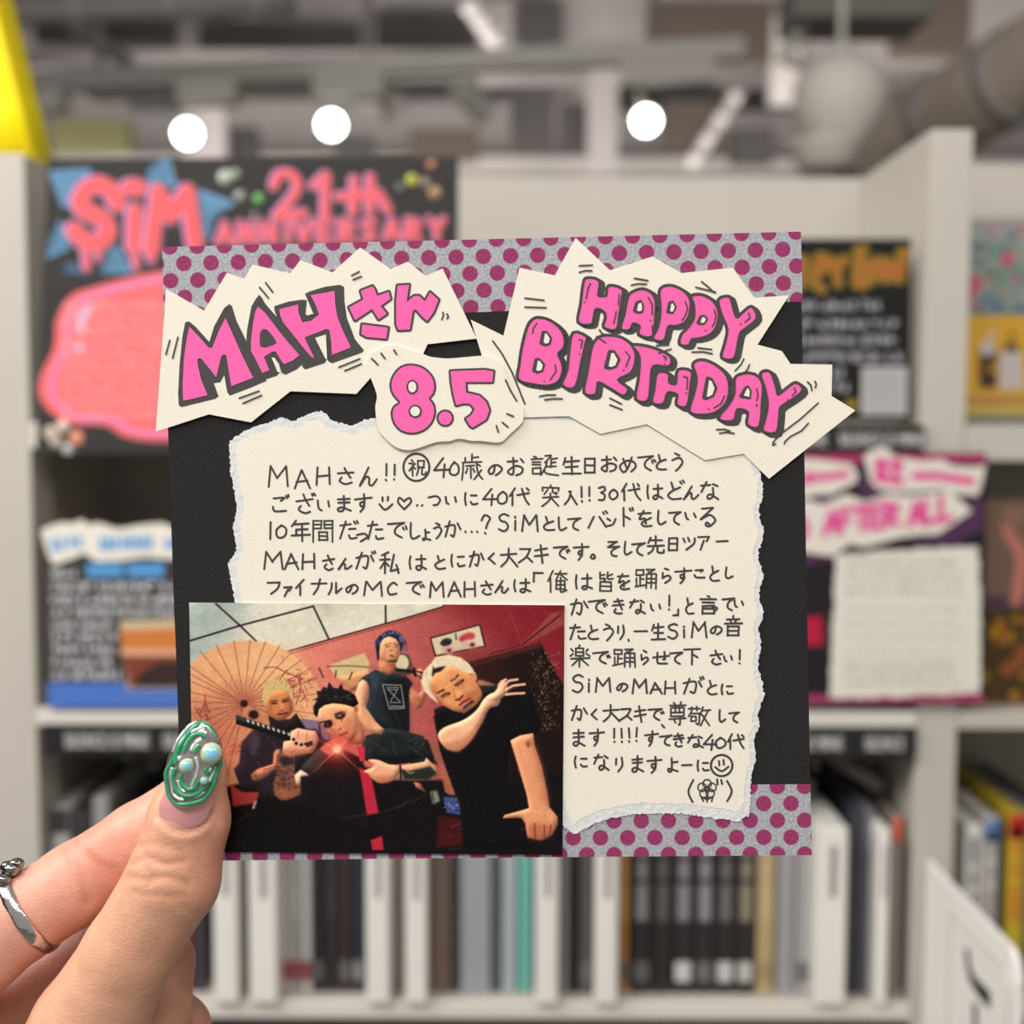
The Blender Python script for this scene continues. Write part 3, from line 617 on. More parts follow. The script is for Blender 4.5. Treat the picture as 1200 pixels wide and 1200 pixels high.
# ------------------------------------------------------------------ the birthday card, held parallel to the lens
S_ = CARD_D/F
CXP, CYP = 572, 640
cm = Matrix.Identity(4); cpos = CAM + FWD*CARD_D + RIGHT*((CXP-600)*S_) + UP*((600-CYP)*S_)
for i in range(3): cm[i][0] = RIGHT[i]; cm[i][1] = UP[i]; cm[i][2] = -FWD[i]; cm[i][3] = cpos[i]
card = thing('birthday_card', None, 'handmade black birthday card with pink MAH and HAPPY BIRTHDAY cut-outs, held in the hand', 'greeting card', mw=cm)
def cf(x, y, h): return ((x-CXP)*S_, (CYP-y)*S_, h*.001)
# black backing
M_back = mat('backing_black', (36, 34, 34), .85, noise=.12, nscale=900, bump=.4, bscale=1500)
f = Flat(cf); f.prism(rough_edge([(190, 291), (938, 273), (951, 1001), (700, 1003.5), (430, 1005.5), (214, 1008), (206, 760), (200, 600)], 40, .12, random.Random(1)), -.9, 0); f.build('backing', M_back, card)
# washi tape, hexagonal dots from nodes
def tape_mat(name, ang):
    mt = bpy.data.materials.new(name); mt.use_nodes = True; nt = mt.node_tree; N = nt.nodes; L = nt.links; bs = N['Principled BSDF']; bs.inputs['Roughness'].default_value = .75; bs.inputs['Specular IOR Level'].default_value = .2
    uv = N.new('ShaderNodeUVMap'); uv.uv_map = 'px'
    rt = N.new('ShaderNodeVectorRotate'); rt.rotation_type = 'Z_AXIS'; rt.inputs['Angle'].default_value = ang; L.new(uv.outputs[0], rt.inputs['Vector'])
    ds = []
    for off in ((0, 0, 0), (.5, .5, 0)):
        dv = N.new('ShaderNodeVectorMath'); dv.operation = 'DIVIDE'; dv.inputs[1].default_value = (31.9, 39.6, 1); L.new(rt.outputs[0], dv.inputs[0])
        ad = N.new('ShaderNodeVectorMath'); ad.operation = 'ADD'; ad.inputs[1].default_value = off; L.new(dv.outputs[0], ad.inputs[0])
        fc = N.new('ShaderNodeVectorMath'); fc.operation = 'FRACTION'; L.new(ad.outputs[0], fc.inputs[0])
        sb = N.new('ShaderNodeVectorMath'); sb.operation = 'SUBTRACT'; sb.inputs[1].default_value = (.5, .5, 0); L.new(fc.outputs[0], sb.inputs[0])
        ml = N.new('ShaderNodeVectorMath'); ml.operation = 'MULTIPLY'; ml.inputs[1].default_value = (31.9, 39.6, 0); L.new(sb.outputs[0], ml.inputs[0])
        ln = N.new('ShaderNodeVectorMath'); ln.operation = 'LENGTH'; L.new(ml.outputs[0], ln.inputs[0]); ds.append(ln.outputs['Value'])
    mn = N.new('ShaderNodeMath'); mn.operation = 'MINIMUM'; L.new(ds[0], mn.inputs[0]); L.new(ds[1], mn.inputs[1])
    nz = N.new('ShaderNodeTexNoise'); nz.inputs['Scale'].default_value = .35; nz.inputs['Detail'].default_value = 4; L.new(uv.outputs[0], nz.inputs['Vector'])
    mr = N.new('ShaderNodeMapRange'); mr.inputs[1].default_value = 8.6; mr.inputs[2].default_value = 9.7; mr.inputs[3].default_value = 1; mr.inputs[4].default_value = 0; L.new(mn.outputs[0], mr.inputs[0])
    def ramp(a, b_):
        r = N.new('ShaderNodeValToRGB'); r.color_ramp.elements[0].position = .33; r.color_ramp.elements[1].position = .68; r.color_ramp.elements[0].color = rgb(*a); r.color_ramp.elements[1].color = rgb(*b_); L.new(nz.outputs['Fac'], r.inputs[0]); return r
    bg = ramp((150, 152, 157), (190, 192, 196)); dt = ramp((136, 46, 92), (164, 66, 112))
    mx = N.new('ShaderNodeMix'); mx.data_type = 'RGBA'; L.new(mr.outputs[0], mx.inputs[0]); L.new(bg.outputs[0], mx.inputs[6]); L.new(dt.outputs[0], mx.inputs[7]); L.new(mx.outputs[2], bs.inputs['Base Color'])
    return mt
def tape(name, poly, ang, u0, v0, mt, label):
    f = Flat(cf); f.prism(poly, .0, .07); o = f.build(name, mt, card); me = o.data
    uv = me.uv_layers.new(name='px')
    for l in me.loops:
        x, y, _ = me.vertices[l.vertex_index].co; uv.data[l.index].uv = (x/S_+CXP-u0, CYP-y/S_-v0)
    return tag(o, label)
tape('washi_tape', [(190, 289.5), (938.5, 271.5), (940.5, 353.5), (765, 357), (560, 366), (300, 372), (192, 374)], .0235, 216+15.95, 308.5+19.8, tape_mat('washi_upper', .0235), 'grey tape with plum dots along the top edge')
tape('washi_tape', [(949.5, 919), (951.5, 1002), (700, 1004), (430, 1006.5), (214, 1009), (212, 925), (600, 921)], .003, 927+15.95, 981+19.8, tape_mat('washi_lower', .003), 'grey tape with plum dots along the bottom edge')

M_cream = mat('paper_cream', (243, 235, 219), .8, noise=.012, nscale=700, bump=.15, bscale=1800)
M_torn = mat('paper_torn', (226, 226, 226), .9, noise=.06, nscale=700, bump=.6, bscale=900)
M_ink = mat('pen_ink', (70, 64, 65), .6)
M_mark = mat('marker_grey', (72, 70, 69), .6, noise=.1, nscale=700)
M_pk = mat('marker_pink', (252, 104, 176), .65, noise=.02, nscale=500)
# torn message paper
rp = random.Random(21)
tl = [(269, 517), (282, 508), (296, 501), (312, 496), (330, 489), (345, 493), (362, 485), (376, 481), (390, 493), (411, 499), (425, 494), (439, 490), (500, 500), (600, 490), (640, 486), (668, 488), (760, 478), (850, 496), (882, 530), (890, 551),
      (894, 566), (894, 582), (889, 596), (890, 608), (895, 622), (893, 634), (888.5, 646), (890, 660), (894.5, 675), (890, 690), (890, 704), (895, 717), (892, 728), (888, 738), (891, 748), (892, 759), (888, 774), (889.5, 788), (896, 814), (891, 826), (887.5, 837), (890.5, 850),
      (886, 858), (883.5, 866), (885, 880), (885, 893), (881, 906), (879.5, 919), (878.5, 940), (877, 957), (871, 958), (864, 962.5), (846, 959), (827, 957), (800, 953), (773, 953), (745, 953.5), (720, 958), (706, 961), (693, 966.5), (682, 973), (672, 977), (661, 970), (640, 900), (300, 820), (279, 720),
      (275, 704), (272.5, 690), (269, 672), (267, 660), (273, 652), (278, 645), (276, 630), (273.5, 613), (277.5, 600), (278, 592), (275, 578), (273, 566), (270, 550), (269.5, 534)]
f = Flat(cf); f.prism(rough_edge(tl, 2.2, .75, rp), .08, .3, 0); o_msg = f.build('message_paper', M_torn, card)
tag(o_msg, 'torn cream letter with white ragged edges')
cx, cy = 580, 725
def inset(p, k):
    out = []; n = len(p)
    for i in range(n):
        (x0, y0), (x1, y1) = p[i-1], p[(i+1) % n]; l = math.hypot(x1-x0, y1-y0)+1e-6
        kk = k(p[i]) if callable(k) else k
        nx, ny = -(y1-y0)/l, (x1-x0)/l
        out.append((p[i][0]+nx*kk, p[i][1]+ny*kk))
    return out
def kk(p):
    if p[1] > 945: return 12
    if p[0] < 300: return 8
    if p[0] > 870: return 6.5
    return 10 if 480 < p[1] < 510 and p[0] < 450 else 5
pts = rough_edge(inset(tl, kk), 3.5, .9, rp)
f = Flat(cf); f.poly(pts, .36); f.build('written_face', M_cream, o_msg)
# cut-outs
zA = fr(180, 260, 2.857); zB = fr(560, 260, 2.6667); zC = fr(430, 400, 6)
def cutout(name, poly, h0, label):
    f = Flat(cf); f.prism(poly, h0, h0+.32); o = f.build(name, M_cream, card); return tag(o, label)
c_name = cutout('name_cutout', zA(45, 226, 172, 299, 248, 172, 305, 192, 333, 145, 460, 174, 493, 130, 600, 171, 693, 88, 795, 160, 852, 135, 912, 183, 968, 158, 1082, 392, 918, 411, 900, 450, 735, 515, 680, 577, 460, 568, 328, 672, 187, 645, 10, 703), .42, 'jagged cream cut-out lettered MAH')
c_greet = cutout('greeting_cutout', zB(305, 52, 412, 153, 545, 110, 635, 162, 795, 145, 862, 238, 970, 232, 872, 385, 948, 405, 975, 445, 1105, 447, 1103, 545, 1177, 590, 908, 803, 828, 725, 708, 745, 527, 633, 382, 663, 285, 608, 140, 612, 60, 520, 13, 420, -22, 307, 80, 357, 130, 145, 240, 169), .42, 'jagged cream cut-out lettered HAPPY BIRTHDAY')
c_date = cutout('date_cutout', smooth(zC(0, 150, 55, 70, 180, 30, 300, 62, 403, 95, 450, 112, 560, 124, 680, 116, 810, 105, 880, 112, 940, 160, 968, 210, 1010, 330, 1060, 420, 1098, 470, 1100, 545, 1085, 580, 1000, 660, 935, 712, 800, 701, 740, 702, 650, 686, 580, 704, 490, 710, 370, 750, 290, 766, 200, 742, 110, 660, 75, 590, 62, 460, 73, 380, 22, 240), 3, True), .78, 'rounded cream cut-out lettered 8.5')
# lettering: dark marker, then pink, then counters
def lettering(parent, h, dark, pink, holes, ticks, lights=(), ow=3.2, shadow=(0, 0), tick_w=2.0):
    f = Flat(cf); S0 = shadow
    for p in dark: f.poly(p, h, 0)
    for p in pink:
        n = 4 if shadow != (0, 0) else 1
        for k_ in range(n+1):
            dx, dy = shadow[0]*k_/n, shadow[1]*k_/n; q_ = [(x+dx, y+dy) for x, y in p]
            f.poly(q_, h, 0); f.stroke(q_, ow*2, h, 0, closed=True)
    f.build('marker_outline', M_mark, parent)
    g = Flat(cf)
    for p in pink: g.poly(p, h+.07, 0)
    g.build('pink_lettering', M_pk, parent)
    f = Flat(cf)
    if shadow != (0, 0):
        for p in pink: f.stroke(p, 2.1, h+.1, 0, closed=True)
    for kind, p in holes:
        if kind == 'h': mx_, my_ = sum(q[0] for q in p)/len(p), sum(q[1] for q in p)/len(p); f.stroke(p, 2*ow*(.8 if shadow[0] else .85), h+.13, 0, closed=True); f.poly(p, h+.14, 0); f.poly([(mx_+(x-mx_)*.66+1.0, my_+(y-my_)*.84+.2) for x, y in p] if shadow[0] else p, h+.22, 1)
        elif kind == 'd': f.stroke(p, 2.6, h+.13, 0, closed=True); f.poly(p, h+.13, 0)
        else: f.poly(p, h+.19, 1)
    for p in ticks: f.stroke(p, tick_w, h+.13, 0)
    for p in lights: f.stroke(p, 1.7, h+.15, 0)
    f.build('pen_marks', [M_mark, M_cream], parent)
A = fr(205, 320, 6); B = fr(330, 320, 6)
lettering(c_name, .78,
 [A(95, 343, 112, 348, 150, 380, 247, 487, 280, 380, 350, 250, 387, 222, 405, 235, 440, 345, 512, 490, 520, 540, 570, 690, 650, 760, 520, 815, 390, 864, 373, 840, 352, 720, 325, 770, 295, 773, 278, 778, 312, 868, 290, 886, 170, 915, 50, 945, 33, 930, 28, 850, 38, 650, 58, 450, 78, 350),
  A(595, 157, 612, 170, 640, 220, 710, 300, 800, 420, 905, 560, 925, 595, 900, 645, 860, 680, 780, 718, 755, 702, 735, 640, 703, 597, 690, 600, 737, 705, 720, 725, 620, 757, 560, 690, 503, 540, 512, 400, 542, 240, 570, 190),
  A(703, 236, 800, 205, 900, 190, 932, 195, 922, 290, 935, 303, 978, 290, 918, 150, 950, 133, 1060, 100, 1162, 86, 1192, 100, 1195, 200, 1212, 320, 1270, 470, 1331, 545, 1320, 562, 1240, 590, 1108, 637, 1085, 625, 1072, 605, 1058, 635, 920, 680, 898, 660, 905, 600, 800, 480, 735, 360, 703, 262)],
 [A(108, 380, 180, 455, 245, 530, 268, 530, 310, 420, 360, 320, 400, 405, 470, 565, 555, 738, 480, 768, 402, 797, 385, 700, 367, 580, 345, 574, 330, 590, 312, 670, 295, 735, 245, 670, 190, 602, 165, 603, 165, 640, 190, 750, 235, 860, 150, 882, 65, 900, 60, 800, 70, 600, 88, 470),
  A(590, 240, 640, 285, 720, 390, 800, 490, 880, 580, 830, 620, 770, 643, 740, 600, 715, 555, 690, 555, 630, 592, 650, 640, 668, 685, 620, 705, 580, 625, 540, 550, 540, 480, 555, 350, 572, 270),
  A(738, 258, 870, 225, 872, 280, 900, 350, 960, 340, 1018, 295, 990, 220, 958, 160, 1125, 130, 1130, 220, 1145, 310, 1180, 400, 1240, 525, 1180, 550, 1108, 578, 1102, 480, 1090, 403, 1068, 396, 990, 428, 915, 455, 935, 500, 985, 600, 960, 590, 900, 520, 830, 430, 765, 350, 745, 300)],
 [('d', A(625, 405, 648, 407, 690, 455, 710, 490, 690, 502, 640, 518, 612, 513, 608, 470, 612, 425)), ('c', A(935, 203, 976, 290, 935, 302)), ('c', A(990, 460, 1066, 436, 1074, 606, 1062, 606)), ('c', A(684, 596, 706, 600, 738, 650, 746, 700, 728, 700))],
 [A(600, 105, 662, 178), A(643, 72, 692, 138), zA(85, 388, 67, 458), zA(58, 398, 45, 445), A(458, 882, 597, 832), A(485, 918, 615, 862), zA(665, 182, 690, 169), zA(670, 196, 697, 185), zA(622, 488, 692, 460), zA(642, 500, 697, 477), B(1135, 280, 1140, 300, 1128, 330), B(1165, 292, 1173, 308, 1166, 325)], ow=.6)
lettering(c_name, .78, [], [B(560, 130, 640, 97, 655, 115, 675, 165, 755, 137, 768, 185, 698, 235, 742, 290, 685, 328, 640, 255, 520, 335, 478, 245, 578, 190), B(570, 365, 750, 388, 738, 465, 600, 452, 563, 432), B(818, 92, 898, 87, 880, 210, 935, 165, 970, 165, 1010, 205, 1046, 140, 1104, 193, 1070, 280, 1025, 340, 990, 310, 945, 257, 925, 268, 903, 400, 822, 403, 808, 360, 808, 200)], [], [], ow=2.6)
C = zC
def ring(cx_, cy_, rx, ry): return C(*[c for k_ in range(20) for c in (cx_+rx*math.cos(k_*math.pi/10), cy_+ry*math.sin(k_*math.pi/10))])
lettering(c_date, 1.14, [], [smooth(C(300, 174, 385, 190, 450, 245, 474, 310, 465, 368, 438, 404, 466, 450, 474, 510, 450, 575, 395, 625, 320, 644, 245, 625, 200, 575, 184, 510, 200, 465, 238, 432, 196, 380, 176, 320, 190, 255, 235, 198), 4, True),
 ring(552, 543, 47, 47), C(590, 214, 700, 209, 830, 205, 890, 215, 882, 289, 695, 289, 698, 364, 790, 385, 840, 430, 861, 490, 838, 552, 745, 608, 727, 597, 697, 548, 735, 522, 760, 480, 728, 442, 680, 438, 630, 452, 610, 378, 596, 292)],
 [('h', ring(322, 325, 28, 38)), ('h', ring(342, 495, 34, 34))],
 [C(38, 125, 80, 168), C(103, 88, 130, 125), C(193, 65, 212, 95), C(985, 512, 1030, 530), C(952, 572, 992, 605), C(910, 595, 925, 640), C(975, 275, 1010, 350, 1053, 422)], ow=2.5)
f = Flat(cf); f.stroke(C(885, 0, 950, 90, 1020, 220, 1110, 442), 2.0, .85); f.build('pen_marks', M_mark, c_greet)
D_ = fr(670, 310, 5.217); E = fr(600, 360, 6.316); Fz = fr(760, 400, 6)
def sp_(p): return smooth(p, 3, True)
hp = [D_(90, 88, 165, 105, 158, 192, 195, 198, 212, 192, 225, 135, 305, 155, 300, 220, 285, 320, 268, 400, 195, 385, 207, 330, 195, 290, 145, 273, 130, 330, 115, 368, 40, 355, 55, 250, 70, 130),
 D_(345, 200, 380, 168, 430, 155, 480, 175, 508, 230, 505, 320, 490, 440, 408, 430, 415, 380, 372, 362, 352, 400, 300, 395, 322, 310),
 D_(535, 170, 560, 140, 610, 135, 670, 160, 710, 200, 722, 250, 710, 320, 680, 360, 630, 378, 585, 382, 560, 465, 495, 455, 520, 400, 540, 320, 540, 240),
 D_(730, 197, 790, 190, 850, 220, 885, 270, 892, 330, 870, 400, 820, 440, 760, 455, 730, 458, 710, 495, 658, 488, 670, 430, 700, 400, 745, 330, 745, 250),
 D_(895, 220, 950, 200, 970, 225, 1000, 325, 1040, 300, 1095, 262, 1125, 330, 1060, 390, 1025, 420, 1010, 480, 985, 575, 915, 570, 930, 500, 950, 400, 915, 310)]
bd = [E(165, 90, 210, 85, 280, 105, 350, 160, 385, 230, 380, 300, 338, 350, 365, 410, 370, 480, 340, 550, 270, 580, 180, 575, 50, 540, 55, 440, 80, 280, 120, 140),
 E(452, 195, 545, 220, 540, 270, 510, 400, 465, 590, 372, 578, 410, 470, 425, 330), E(640, 230, 700, 215, 790, 225, 860, 265, 905, 330, 905, 420, 870, 490, 780, 540, 855, 605, 820, 655, 740, 610, 640, 555, 625, 600, 610, 648, 535, 635, 555, 500, 580, 360, 600, 280),
 E(890, 285, 1000, 295, 1100, 330, 1170, 375, 1155, 440, 1040, 437, 1020, 560, 1000, 690, 915, 680, 935, 540, 945, 400, 930, 340), Fz(60, 225, 135, 230, 140, 290, 190, 300, 205, 205, 295, 215, 290, 300, 265, 455, 195, 445, 200, 378, 130, 360, 100, 438, 25, 432, 40, 340),
 Fz(310, 170, 340, 140, 400, 140, 480, 180, 545, 250, 560, 340, 540, 430, 480, 490, 400, 515, 290, 500, 310, 400, 335, 300, 330, 230),
 Fz(605, 265, 650, 235, 710, 230, 760, 250, 795, 310, 790, 430, 770, 600, 690, 585, 695, 500, 618, 478, 590, 558, 490, 545, 560, 450, 600, 370), Fz(785, 230, 850, 220, 890, 330, 905, 380, 960, 340, 1030, 295, 1075, 345, 1000, 410, 920, 465, 910, 540, 890, 640, 800, 630, 820, 540, 835, 440, 815, 330)]
hh = [D_(382, 285, 395, 240, 418, 230, 430, 260, 425, 290, 400, 293), D_(585, 293, 597, 240, 613, 235, 628, 265, 612, 295), D_(770, 358, 785, 325, 803, 320, 820, 337, 802, 362, 778, 362)]
hb = [E(215, 268, 230, 190, 250, 192, 283, 232, 274, 270, 245, 280), E(160, 472, 178, 392, 200, 392, 233, 430, 220, 470, 185, 482), E(690, 446, 720, 332, 750, 333, 788, 390, 764, 440, 720, 454), Fz(385, 398, 410, 262, 438, 272, 468, 330, 445, 383, 402, 402), Fz(645, 388, 672, 338, 690, 324, 708, 352, 704, 398)]
tk = [zB(147, 240, 207, 247), zB(147, 268, 213, 270), D_(45, 12, 125, 8), D_(45, 52, 80, 42, 122, 42), D_(380, 88, 463, 102), D_(363, 130, 400, 122, 455, 124), D_(755, 143, 875, 172), D_(790, 108, 830, 140, 868, 175), D_(768, 512, 852, 522), D_(733, 538, 800, 536, 855, 548),
      D_(1048, 580, 1030, 615, 995, 652), D_(1082, 615, 1070, 645, 1050, 665), D_(168, 402, 185, 428, 210, 432), D_(150, 442, 205, 482), D_(515, 498, 590, 494), D_(530, 545, 570, 530, 605, 520), E(203, 662, 260, 652, 322, 652), E(242, 688, 300, 680, 372, 680), E(722, 675, 808, 718), E(722, 725, 812, 760),
      Fz(475, 622, 530, 620, 568, 632), Fz(495, 648, 540, 640, 597, 648), Fz(1112, 288, 1135, 310, 1143, 348), Fz(1165, 284, 1173, 305, 1167, 328), Fz(1188, 435, 1060, 550, 920, 655, 870, 712, 868, 732, 888, 722), Fz(1118, 578, 1070, 630, 990, 672, 955, 705, 950, 722)]
lt = [D_(113, 120, 98, 150, 88, 212), D_(76, 233, 77, 236), D_(290, 185, 282, 250), D_(270, 290, 255, 365), D_(465, 205, 490, 250, 488, 310), D_(480, 345, 481, 348), D_(490, 375, 492, 420), D_(690, 230, 705, 270, 690, 320, 670, 345), D_(868, 280, 878, 320, 870, 360, 855, 382), D_(815, 405, 816, 408), D_(1078, 300, 1085, 330, 1055, 355), D_(1027, 368, 1028, 370),
      E(182, 125, 158, 160, 152, 198), E(318, 428, 325, 480, 282, 540), E(238, 550, 240, 552), E(495, 242, 520, 250, 508, 305), E(497, 348, 498, 350), E(838, 332, 870, 370, 840, 445), E(823, 470, 825, 472), E(1115, 365, 1138, 375, 1130, 395), E(1127, 422, 1128, 424), Fz(243, 250, 270, 258, 265, 340), Fz(262, 365, 262, 368), Fz(530, 385, 505, 440, 455, 470), Fz(415, 478, 420, 480), Fz(755, 335, 765, 380, 755, 420), Fz(755, 445, 757, 460), Fz(1018, 330, 1030, 355, 1005, 385), Fz(972, 413, 974, 415)]
lettering(c_greet, .78, [], [sp_(p) for p in hp], [('h', p) for p in hh], tk, lt, ow=2.5, shadow=(4.5, 2.6), tick_w=1.9)
lettering(c_greet, .80, [], [sp_(p) for p in bd], [('h', p) for p in hb], [], [], ow=2.5, shadow=(4.8, 3.2))

# ------------------------------------------------------------------ handwriting: pen strokes on a 100-unit square, xxyy per point
GL = {
 'M': '0599 1505/1505 4560/4560 8505/8505 9299', 'A': '0898 4508/4508 9098/2065 7860', 'H': '1505 1099/8505 8595/1255 8550', 'S': '8015 5005 2020 3042 6550 7875 5097 1588', 'i': '4540 4597/4515 4722', 'C': '8520 5505 1545 3090 8585',
 '0': '5012 1540 1580 4595 8575 8535 5012', '4': '6505 1565/1565 9562/7035 6599', '1': '5005 4895', '3': '2515 6508 7530 4545/4545 7860 6590 2090', '!': '5005 4865/4688 4892', '?': '2030 4005 8020 6045 4868/4688 4892', '(': '6500 3550 6599', ')': '3500 6550 3599',
 '…': '1088 1292/4588 4792/8088 8292', '。': '3075 2088 4097 5085 4274 3075', '、': '2570 4595', '.': '3088 3292', '「': '3050 3005/3005 8505', '」': '3595 7595/7595 7545', 'ー': '0852 9545', '♡': '5090 1545 2015 5035/5035 7812 9040 5090', '⌣': '2825 2845/6020 6042/1060 4590 9060', '‥': '2560 2070/5560 5070',
 'さ': '1538 8828/4505 5530 7562/3560 2580 5097 7890', 'ん': '5508 1097/1097 4055 5560 5590 7095 9565', 'の': '5225 4070 2280 1555 3525 6515 9040 8075 5592', 'お': '1230 6026/4008 4085 2590 1275 5050 8560 8085 5595/7515 9032', 'め': '2520 4575/7010 5070 2595 1060 4530 8038 9065 6595', 'で': '1025 8518/8518 5040 4570 7592/8040 8552/9235 9748',
 'と': '3508 4548/8035 4050 2072 4092 8590', 'う': '3508 6518/1840 6030 8250 6080 4098', 'ご': '2525 7522 6035/2065 3088 8585/8510 9022/9605 9917', 'ざ': '1538 8828/4505 5530 7562/3560 2580 5097 7890/8500 9012/9600 9910', 'い': '1525 2070 3582/7528 8565', 'ま': '2025 8022/2245 7842/5005 5080 3095 2082 4072 8592',
 'す': '0828 9222/5505 5555 4068 3550 5245 5570 3599', 'つ': '1035 6025 8850 7078 4088', 'に': '1815 1550 2090/5030 8528/5068 6085 9082', 'は': '1815 1550 2090/4535 9032/7010 7080 5595 4582 6072 9390', 'ど': '3508 4548/8035 4050 2072 4092 8590/8005 8518/9300 9812', 'な': '1025 5520/3505 1060/6515 8528/6538 6580 4595 3882 5572 8895',
 'だ': '0825 6020/3505 1092/5045 8543/5075 6090 9087/7808 8320/9003 9515', 'た': '0825 6020/3505 1092/5045 8543/5075 6090 9087', 'っ': '2560 6052 7868 6085 4592', 'し': '3005 2870 4592 8575', 'ょ': '5045 7545/5030 5080 3590 3578 7890', 'よ': '5030 8526/5005 5080 2890 3072 8890', 'か': '0838 6030 5590 4085/3508 1095/7520 9255',
 'が': '0838 6030 5590 4085/3508 1095/7525 8855/8005 8518/9200 9712', 'て': '1022 8815/8815 5040 4572 7592', 'を': '1522 8018/4505 2055 5050 5580/8545 3575 4595 8592', 'る': '2015 7512/7512 1565/1565 6045 8570 6095 4092 4578 5888', 'く': '6510 2550/2550 7092', 'そ': '2512 7510/7510 2542/2542 8838/8838 4565 5092 7595',
 'ア': '1018 8515/8515 6545/5038 2598', 'フ': '1020 8518/8518 7060 3098', 'ァ': '2545 7542/7542 6065/5058 3098', 'イ': '8008 1555/5240 5299', 'ナ': '0835 9232/5505 4560 2098', 'ル': '3015 3060 0898/6010 6090/6090 9555', 'ツ': '1520 2545/4515 5040/8815 8055 3598', 'バ': '3530 0888/6030 9285/7805 8518/9200 9712',
 'ン': '1525 3840/8525 6075 1592', 'ド': '3505 3598/3545 7565/7008 7822/8503 9217', 'ス': '1518 8015/8015 5565 0898/5562 9295', 'キ': '1535 8525/1065 9055/4505 5898', 'き': '2025 8018/1545 8538/4505 7570/3570 2585 5098 7592', 'こ': '2525 7522 6035/2065 3088 8585', 'ら': '4008 6518/2535 2568/2568 6550 8070 4098',
 'せ': '0850 9540/7015 7060 6062/3020 3080 4592 8590', 'り': '2515 2555/7010 7560 4598',
 '歳': '5002 5028/5015 7812/2015 2030/0832 9230/1232 1060 0498/2545 6043/4548 4590/3055 2572/5555 6068/6833 7570 9595/9060 6095/7538 8545', '誕': '1810 2515/0825 4524/1238 4037/1250 4049/1265 1290/1265 4064/4064 4090/1290 4090/5510 7508/7508 5540/5540 6040/6040 5565 4098/7520 7560/7525 9520/6060 9258/5070 6090 9898/7540 9038',
 '生': '2012 1045/1830 8525/5005 5095/2060 8056/0896 9594', '日': '2210 2295/2210 8010/8010 8095/2250 8050/2292 8092', '代': '3008 0850/2040 2098/4045 9235/6010 7565 9395/8210 9022', '突': '5002 5012/1015 1030/1015 9015/9015 8828/3822 1845/6220 6235 8538/1058 9055/5040 4570 1098/5060 9098/7038 7845', '入': '4010 5512/5512 4060 1098/5230 9598',
 '年': '3005 1030/2520 9018/3045 8543/3045 3068/0870 9568/5820 5899', '間': '1208 1298/1208 4508/4508 4540/1224 4524/1240 4540/5808 9208/9208 9298/5808 5840/5824 9224/5840 9240/3555 3590/3555 7055/7055 7090/3572 7072/3590 7090', '私': '4508 1520/0840 5538/3020 3098/3045 0875/3250 5065/7518 5888/5888 9580/8560 9598',
 '大': '0838 9232/5005 4560 1098/5045 9598', '先': '2512 1240/2228 8525/5205 5255/0858 9555/3858 3580 1098/6256 6290 9592/9592 9578', '俺': '3005 0850/1835 1898/4020 9518/6505 4545/6520 9545/4550 4585/4550 8550/8550 8585/4567 8567/4585 8585/6535 6590 7596 9590', '皆': '2008 2040/2022 4520/2040 4535/6008 6040 9040/8515 6028/5040 4050/2055 2098/2055 8055/8055 8098/2075 8075/2097 8097',
 '踊': '1212 1235/1212 4012/4012 4035/1235 4035/2635 2680/2655 4255/1250 1285/0590 4580/5212 8510/8510 6525/6020 7028/5232 5298/5232 9232/9232 9298/5252 9252/5272 9272/7232 7296', '言': '4505 5512/1025 9024/2042 8041/2058 8057/2072 2098/2072 7872/7872 7898/2096 7896', '一': '0852 9545', '音': '5002 5014/1818 8216/3522 4035/6820 6034/0840 9538/2252 2298/2252 7852/7852 7898/2274 7874/2296 7896',
 '楽': '5002 4512/3215 3250/3215 6815/6815 6850/3232 6832/3250 6850/1018 2028/0848 2040/9018 8028/8240 9550/0862 9560/5050 5099/4565 1595/5565 9095', '下': '0815 9512/5015 5098/5040 8058', '尊': '3002 3812/7000 6212/0816 9514/1525 1560/1525 8525/8525 8560/1545 8545/1560 8560/4016 3845/6016 6045/0872 9570/6560 6595 5592/3078 4088',
 '敬': '0815 5515/2005 2025/4205 4225/2030 0855/1840 5238/5238 5090 4088/1855 1878/1855 3855/3855 3878/1878 3878/6808 5545/6425 9822/8825 5598/6245 9598', '祝': '2005 2815/0828 4027/4027 0870/2550 2598/3050 4260/5512 5550/5512 8812/8812 8850/5550 8850/6250 4898/7850 7890 9592/9592 9878'}
f = Flat(cf); rj = random.Random(2)
def glyph(ch, x, y, w_, h_, pen=2.45):
    for st in GL[ch].split('/'):
        p = [(x+(int(c[:2])-50)/100*w_+rj.gauss(0, .25), y+(int(c[2:])-50)/100*h_+rj.gauss(0, .25)) for c in st.split()]
        f.stroke(smooth(p, 4) if len(p) > 2 else p, pen, .4, n=8)
def line(ox, oy, k, items, w0=76, h0=78):
    for it in items:
        ch, x, y = it[:3]; ww = it[3] if len(it) > 3 else w0; hh_ = it[4] if len(it) > 4 else h0
        if len(it) <= 3 and ch in 'っょァ…': ww, hh_ = w0*.95, h0*.95
        glyph(ch, ox+x/k, oy+y/k, ww*1.1/k, hh_*1.07/k, 2.15 if ch in '歳誕突間俺皆踊楽尊敬祝' else 2.45)
G_ = (260, 500, 3.5294); H_ = (560, 500, 3.5294); I_ = (640, 690, 3.75)
line(*G_, [('M', 235, 205, 85, 85), ('A', 335, 215, 72), ('H', 422, 203, 66, 72), ('さ', 512, 203, 82, 66), ('ん', 605, 205), ('!', 682, 190, 40, 72), ('!', 715, 190, 40, 66), ('祝', 807, 168, 70, 66), ('4', 905, 168, 70), ('0', 962, 172, 42, 62), ('歳', 1035, 168, 86, 104)])
